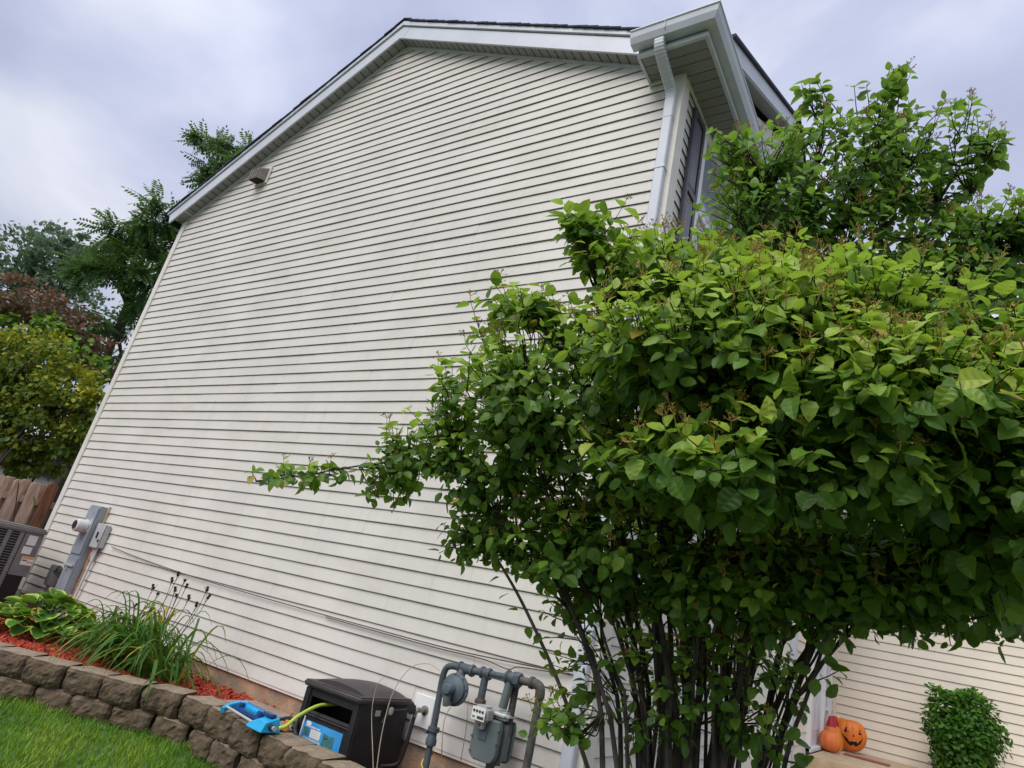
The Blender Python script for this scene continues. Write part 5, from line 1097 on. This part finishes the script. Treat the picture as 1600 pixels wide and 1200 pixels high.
# ------------------------------------------------------------------ daylily
def daylily():
    C = np.array([-5.62, -.62, .53]); t = thing('daylily_plant', C, 'clump of arching daylily blades with dry seed stalks by foundation', 'plant'); V, T, ti = [], [], []; b = 0
    for k in range(340):
        c = C + np.array([rng.normal(0, .27), rng.normal(0, .07), 0]); a = rng.uniform(0, 6.28) if k % 3 else rng.normal(-2.2, .8); ln = rng.uniform(.5, 1.0); st = rng.uniform(.35, 1.15) if k % 4 else rng.uniform(.05, .5); out = np.array([math.cos(a), math.sin(a) * .8, 0])
        n = 9; s = np.linspace(0, 1, n); rad = ln * (.25 + .6 * st) * s ** 1.1; hh = ln * (1.05 - .45 * st) * (s * 1.5 - s ** 2.2 * (0.9 + .62 * st)); hh = np.maximum(hh, -.02 + 0 * s)
        p = c + out * rad[:, None] + UP * hh[:, None] + np.cross(out, UP) * (rng.normal(0, .05) * s ** 2)[:, None]
        p[:, 1] = np.minimum(p[:, 1], -.02); wd = .0125 * rng.uniform(.7, 1.2) * np.clip(np.minimum(1, (1.02 - s) * 3.2), .02, 1); sd = np.cross(out, UP)
        q = np.stack([p - sd * wd[:, None] + UP * .003, p - UP * .002, p + sd * wd[:, None] + UP * .003], 1).reshape(-1, 3)
        for i in range(n - 1):
            for j in (0, 1): x = b + i * 3 + j; T += [(x, x + 1, x + 4), (x, x + 4, x + 3)]
        V.append(q); b += len(q); y = rng.random() < .06; ti.append(np.full(len(q), .95 if y else np.clip(rng.normal(.38, .17), 0, .68)))
    obj('blades', fast_mesh('blades', np.concatenate(V), T, M_BLADE, {'tint': np.concatenate(ti)}, smooth=True), t)['kind'] = 'stuff'
    for (dx, h) in ((-.62, .42), (-.40, .62), (-.36, .58), (-.10, .72), (-.02, .78), (.03, .75), (.08, .70), (.12, .66), (.22, .62), (.30, .58), (.36, .66), (.40, .72), (-.75, .34), (.05, .62)):
        p0 = C + np.array([dx * .6, rng.normal(.05, .05), 0]); top = C + np.array([dx, .15 + rng.normal(0, .05), h]); q = bez(p0, p0 + UP * h * .4, top - UP * h * .3, top, 7)
        m = MB().tube([tuple(x) for x in q], np.linspace(.0038, .0024, 7), 6)
        for e in range(3):
            e1 = top + unit(np.array([rng.normal(0, .6), rng.normal(0, .4), .8])) * rng.uniform(.02, .06); m.tube([tuple(top - UP * .02 * e), tuple(e1)], [.0022, .0016], 5)
        st = m.build('seed_stalk', M_STALK, t)
        for e in range(rng.integers(1, 3)):
            cc = top + np.array([rng.normal(0, .012), 0, .012 + .02 * e]); MB().lathe([(0, -.012), (.009, -.004), (.013, .008), (.010, .016), (0, .017)], 7, Matrix.Translation(Vector(cc))).build('seed_pod', M_BLACK, st)
daylily()

# ------------------------------------------------------------------ trees and bushes beyond the fence
def frond():                                        # a drooping compound leaf
    V, T = [], []; b = 0
    for i in range(7):
        y = .15 + i * .13
        for s in (-1, 1) if i < 6 else (0,):
            p = np.array([s * .02, y, -.25 * y * y]); d = np.array([s * .9, .45 if s else 1, -.35 - .2 * y]); d = d / np.linalg.norm(d); q = np.cross(d, [0, 0, 1]); q = q / np.linalg.norm(q); l = .30 * (1 - .25 * abs(i - 3) / 3)
            V += [p, p + d * l * .45 + q * .055, p + d * l, p + d * l * .45 - q * .055]; T += [(b, b + 1, b + 2), (b, b + 2, b + 3)]; b += 4
    return np.array(V), np.array(T)
FROND = frond()
def blob_tree(name, label, base, blobs, tpl, size, leafm, trunk_r, seedtilt=(-.2), cat='tree', barkm=M_BARK, tint0=.4, group=None, limbs=True, sparse=.5):
    t = thing(name, base, label, cat, group); pos, al, nr, tn = [], [], [], []; limb = []
    for (u, v, zd, ru, rv, rd, n) in blobs:
        c = P(u, v, zd); nc = max(3, int(n / 38)); cc = unit(rng.normal(size=(nc, 3))) * (rng.random((nc, 1)) ** .4)
        ci = rng.integers(nc, size=n); q = cc[ci] + rng.normal(0, .14, (n, 3)); loc = np.stack([q[:, 0] * ru * zd / F, q[:, 1] * rv * zd / F, q[:, 2] * rd], -1)
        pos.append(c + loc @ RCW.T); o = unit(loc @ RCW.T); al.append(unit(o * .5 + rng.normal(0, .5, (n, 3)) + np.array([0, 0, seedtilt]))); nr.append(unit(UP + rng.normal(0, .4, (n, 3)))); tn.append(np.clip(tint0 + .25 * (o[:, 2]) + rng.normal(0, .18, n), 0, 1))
        lc = np.stack([cc[:, 0] * ru * zd / F, cc[:, 1] * rv * zd / F, cc[:, 2] * rd], -1) @ RCW.T + c
        limb.append((c, lc))
    pos, al, nr, tn = map(np.concatenate, (pos, al, nr, tn)); n = len(pos)
    V, T, ti = scatter(tpl, pos, frames(al, nr), size * rng.uniform(.7, 1.2, n), tn); obj('crown', fast_mesh('crown', V, T, leafm, {'tint': ti}), t)['kind'] = 'stuff'
    base = np.asarray(base, float); paths, radii = [], []
    top = np.mean([l[0] for l in limb], axis=0); p = bez(base, base + UP * (top[2] - base[2]) * .4, base + (top - base) * .7, top, 10)
    MB().tube([tuple(x) for x in p], np.linspace(trunk_r, trunk_r * .35, 10), 10).build('trunk', barkm, t)
    for c, lc in limb:
        j = p[rng.integers(3, 9)]; m = bez(j, j + (c - j) * .4 + UP * .1, c - (c - j) * .2, c, 7); paths.append(m); radii.append(np.linspace(trunk_r * .42, trunk_r * .14, 7))
        for e in lc: paths.append(bez(m[4], m[4] + (c - m[4]) * .6, e - (e - c) * .4, e, 5)); radii.append(np.linspace(trunk_r * .16, trunk_r * .04, 5))
    V, T = tubes_np(paths, radii, 5); obj('limbs', fast_mesh('limbs', V, T, barkm, smooth=True), t)['kind'] = 'stuff'
def ground_under(u, v, zd): q = P(u, v, zd); return (q[0], q[1], .1)
blob_tree('walnut_tree', 'dark green tree with drooping compound leaves behind house corner', ground_under(215, 500, 15), [(245, 350, 15, 60, 32, .9, 239), (190, 365, 15, 45, 40, .9, 177), (215, 440, 15, 55, 45, 1.0, 292), (190, 510, 15, 48, 45, 1., 239), (170, 430, 15, 35, 40, .8, 135), (235, 400, 15.5, 40, 30, .8, 135), (190, 565, 15, 45, 30, .8, 156), (275, 395, 16, 30, 30, .8, 208)], FROND, .46, M_WALNUT, .14)
blob_tree('roofline_tree', 'leafy treetop showing above the roof edge', ground_under(370, 300, 19), [(345, 232, 19, 28, 16, .7, 130), (335, 265, 19, 20, 18, .7, 130), (385, 228, 19, 22, 12, .7, 90), (375, 285, 19, 60, 35, 1.2, 300), (420, 330, 19, 60, 40, 1.2, 200)], FROND, .50, M_WALNUT, .16, tint0=.5)
blob_tree('feathery_tree', 'pale grey-green feathery tree at the far left', ground_under(70, 500, 52), [(60, 395, 20, 60, 40, 1.3, 1372), (100, 430, 20, 50, 40, 1.2, 1108), (20, 440, 20, 50, 45, 1.3, 1108), (125, 375, 20, 22, 22, .6, 158), (70, 480, 20, 90, 40, 1.5, 1636), (-40, 460, 20, 60, 50, 1.3, 528)], LOW, .15, M_LOCUST, .14, tint0=.5, seedtilt=.5)
blob_tree('red_tipped_bush', 'tall bush with dull red seed clusters behind yellow-green shrub', ground_under(60, 600, 11.5), [(30, 470, 11.5, 65, 35, .5, 800), (90, 490, 11.5, 60, 40, .5, 800), (135, 545, 11.5, 40, 50, .4, 600), (60, 560, 11.5, 90, 40, .6, 620), (165, 590, 11, 25, 35, .3, 220), (-30, 520, 11.5, 50, 60, .5, 300)], LOW, .085, M_REDB, .06, cat='bush', seedtilt=-.1, tint0=.5)
blob_tree('green_bush', 'green leafy bush between the red tips and yellow shrub', ground_under(110, 620, 10.6), [(60, 520, 11.0, 70, 28, .4, 420), (110, 570, 10.8, 60, 35, .4, 420), (140, 620, 10.4, 30, 40, .3, 240)], LOW, .11, M_LEAFB, .05, cat='bush', seedtilt=-.3, tint0=.45)
blob_tree('yellow_green_shrub', 'yellow-green turning shrub leaning over the wooden fence', (-10.75, -.75, .3), [(40, 560, 9.6, 70, 50, .5, 1870), (95, 620, 9.4, 65, 50, .5, 1870), (20, 640, 9.5, 70, 55, .5, 1870), (60, 690, 9.4, 80, 45, .5, 1700), (135, 640, 9.1, 34, 32, .2, 442), (120, 680, 9.1, 40, 35, .25, 442), (-40, 600, 9.6, 60, 90, .5, 850), (40, 730, 9.5, 60, 22, .4, 510)], LOW, .080, M_YELLOW, .05, cat='shrub', seedtilt=-.35, tint0=.50)
def creeper():
    t = thing('fence_creeper', (-9.85, -.5, .5), 'few green creeper leaves poking through the fence boards', 'plant'); px = [(18, 765), (26, 772), (14, 772), (48, 772), (52, 778), (30, 762), (80, 808), (78, 815), (84, 812), (10, 760)]
    pos = np.array([P(a, b, 8.45) for a, b in px]); n = len(px); V, T, ti = scatter(LOW, pos, frames(unit(rng.normal(0, .6, (n, 3)) + np.array([.2, 0, -.6])), np.tile(-RCW[:, 2] + UP * .4, (n, 1)) + rng.normal(0, .3, (n, 3))), rng.uniform(.10, .16, n), rng.uniform(.4, .7, n))
    obj('foliage', fast_mesh('foliage', V, T, M_IVY, {'tint': ti}), t)['kind'] = 'stuff'
    MB().tube([(-9.88, -.3, .5), (-9.885, -.25, 1.2), (-9.885, -.45, 1.9)], .006, 6).build('stem', M_TWIG, t)
creeper()
# neighbour's house glimpsed beyond the fence
def neighbour():
    b = P(40, 720, 24); x0, y0 = b[0], b[1]
    t = thing('neighbour_house', (x0, y0, .2), 'pale pinkish neighbour house glimpsed beyond the fence', 'house')
    MB().box((x0 - 9, y0 - 3, .2), (x0, y0 + 4, 3.0)).build('wall', M_CORNER, t)
    for k in range(24): MB().add([(x0 + .02, y0 - 3, .4 + k * .11), (x0 + .02, y0 + 4, .4 + k * .11), (x0 + .004, y0 + 4, .51 + k * .11), (x0 + .004, y0 - 3, .51 + k * .11), (x0, y0 - 3, .4 + k * .11), (x0, y0 + 4, .4 + k * .11)], [(0, 1, 2, 3), (0, 4, 5, 1)]).build('siding_plank', mat('neighbour_siding', (.62, .55, .54), .6, .06, 2) if k == 0 else bpy.data.materials['neighbour_siding'], t)
    MB().prism([(-3.4, 3.0), (4.4, 3.0), (.5, 4.3)], -9.3, .3, Matrix(((0, 0, 1, x0), (1, 0, 0, y0), (0, 1, 0, 0), (0, 0, 0, 1)))).build('roof', M_SHINGLE, t)
    wv = MB().box((x0 + .02, y0 - .6, 1.2), (x0 + .06, y0 + .6, 2.4)).build('window', M_WHITE, t); MB().box((x0 + .06, y0 - .5, 1.3), (x0 + .065, y0 + .5, 2.3)).build('pane', M_GLASS, wv)
neighbour()
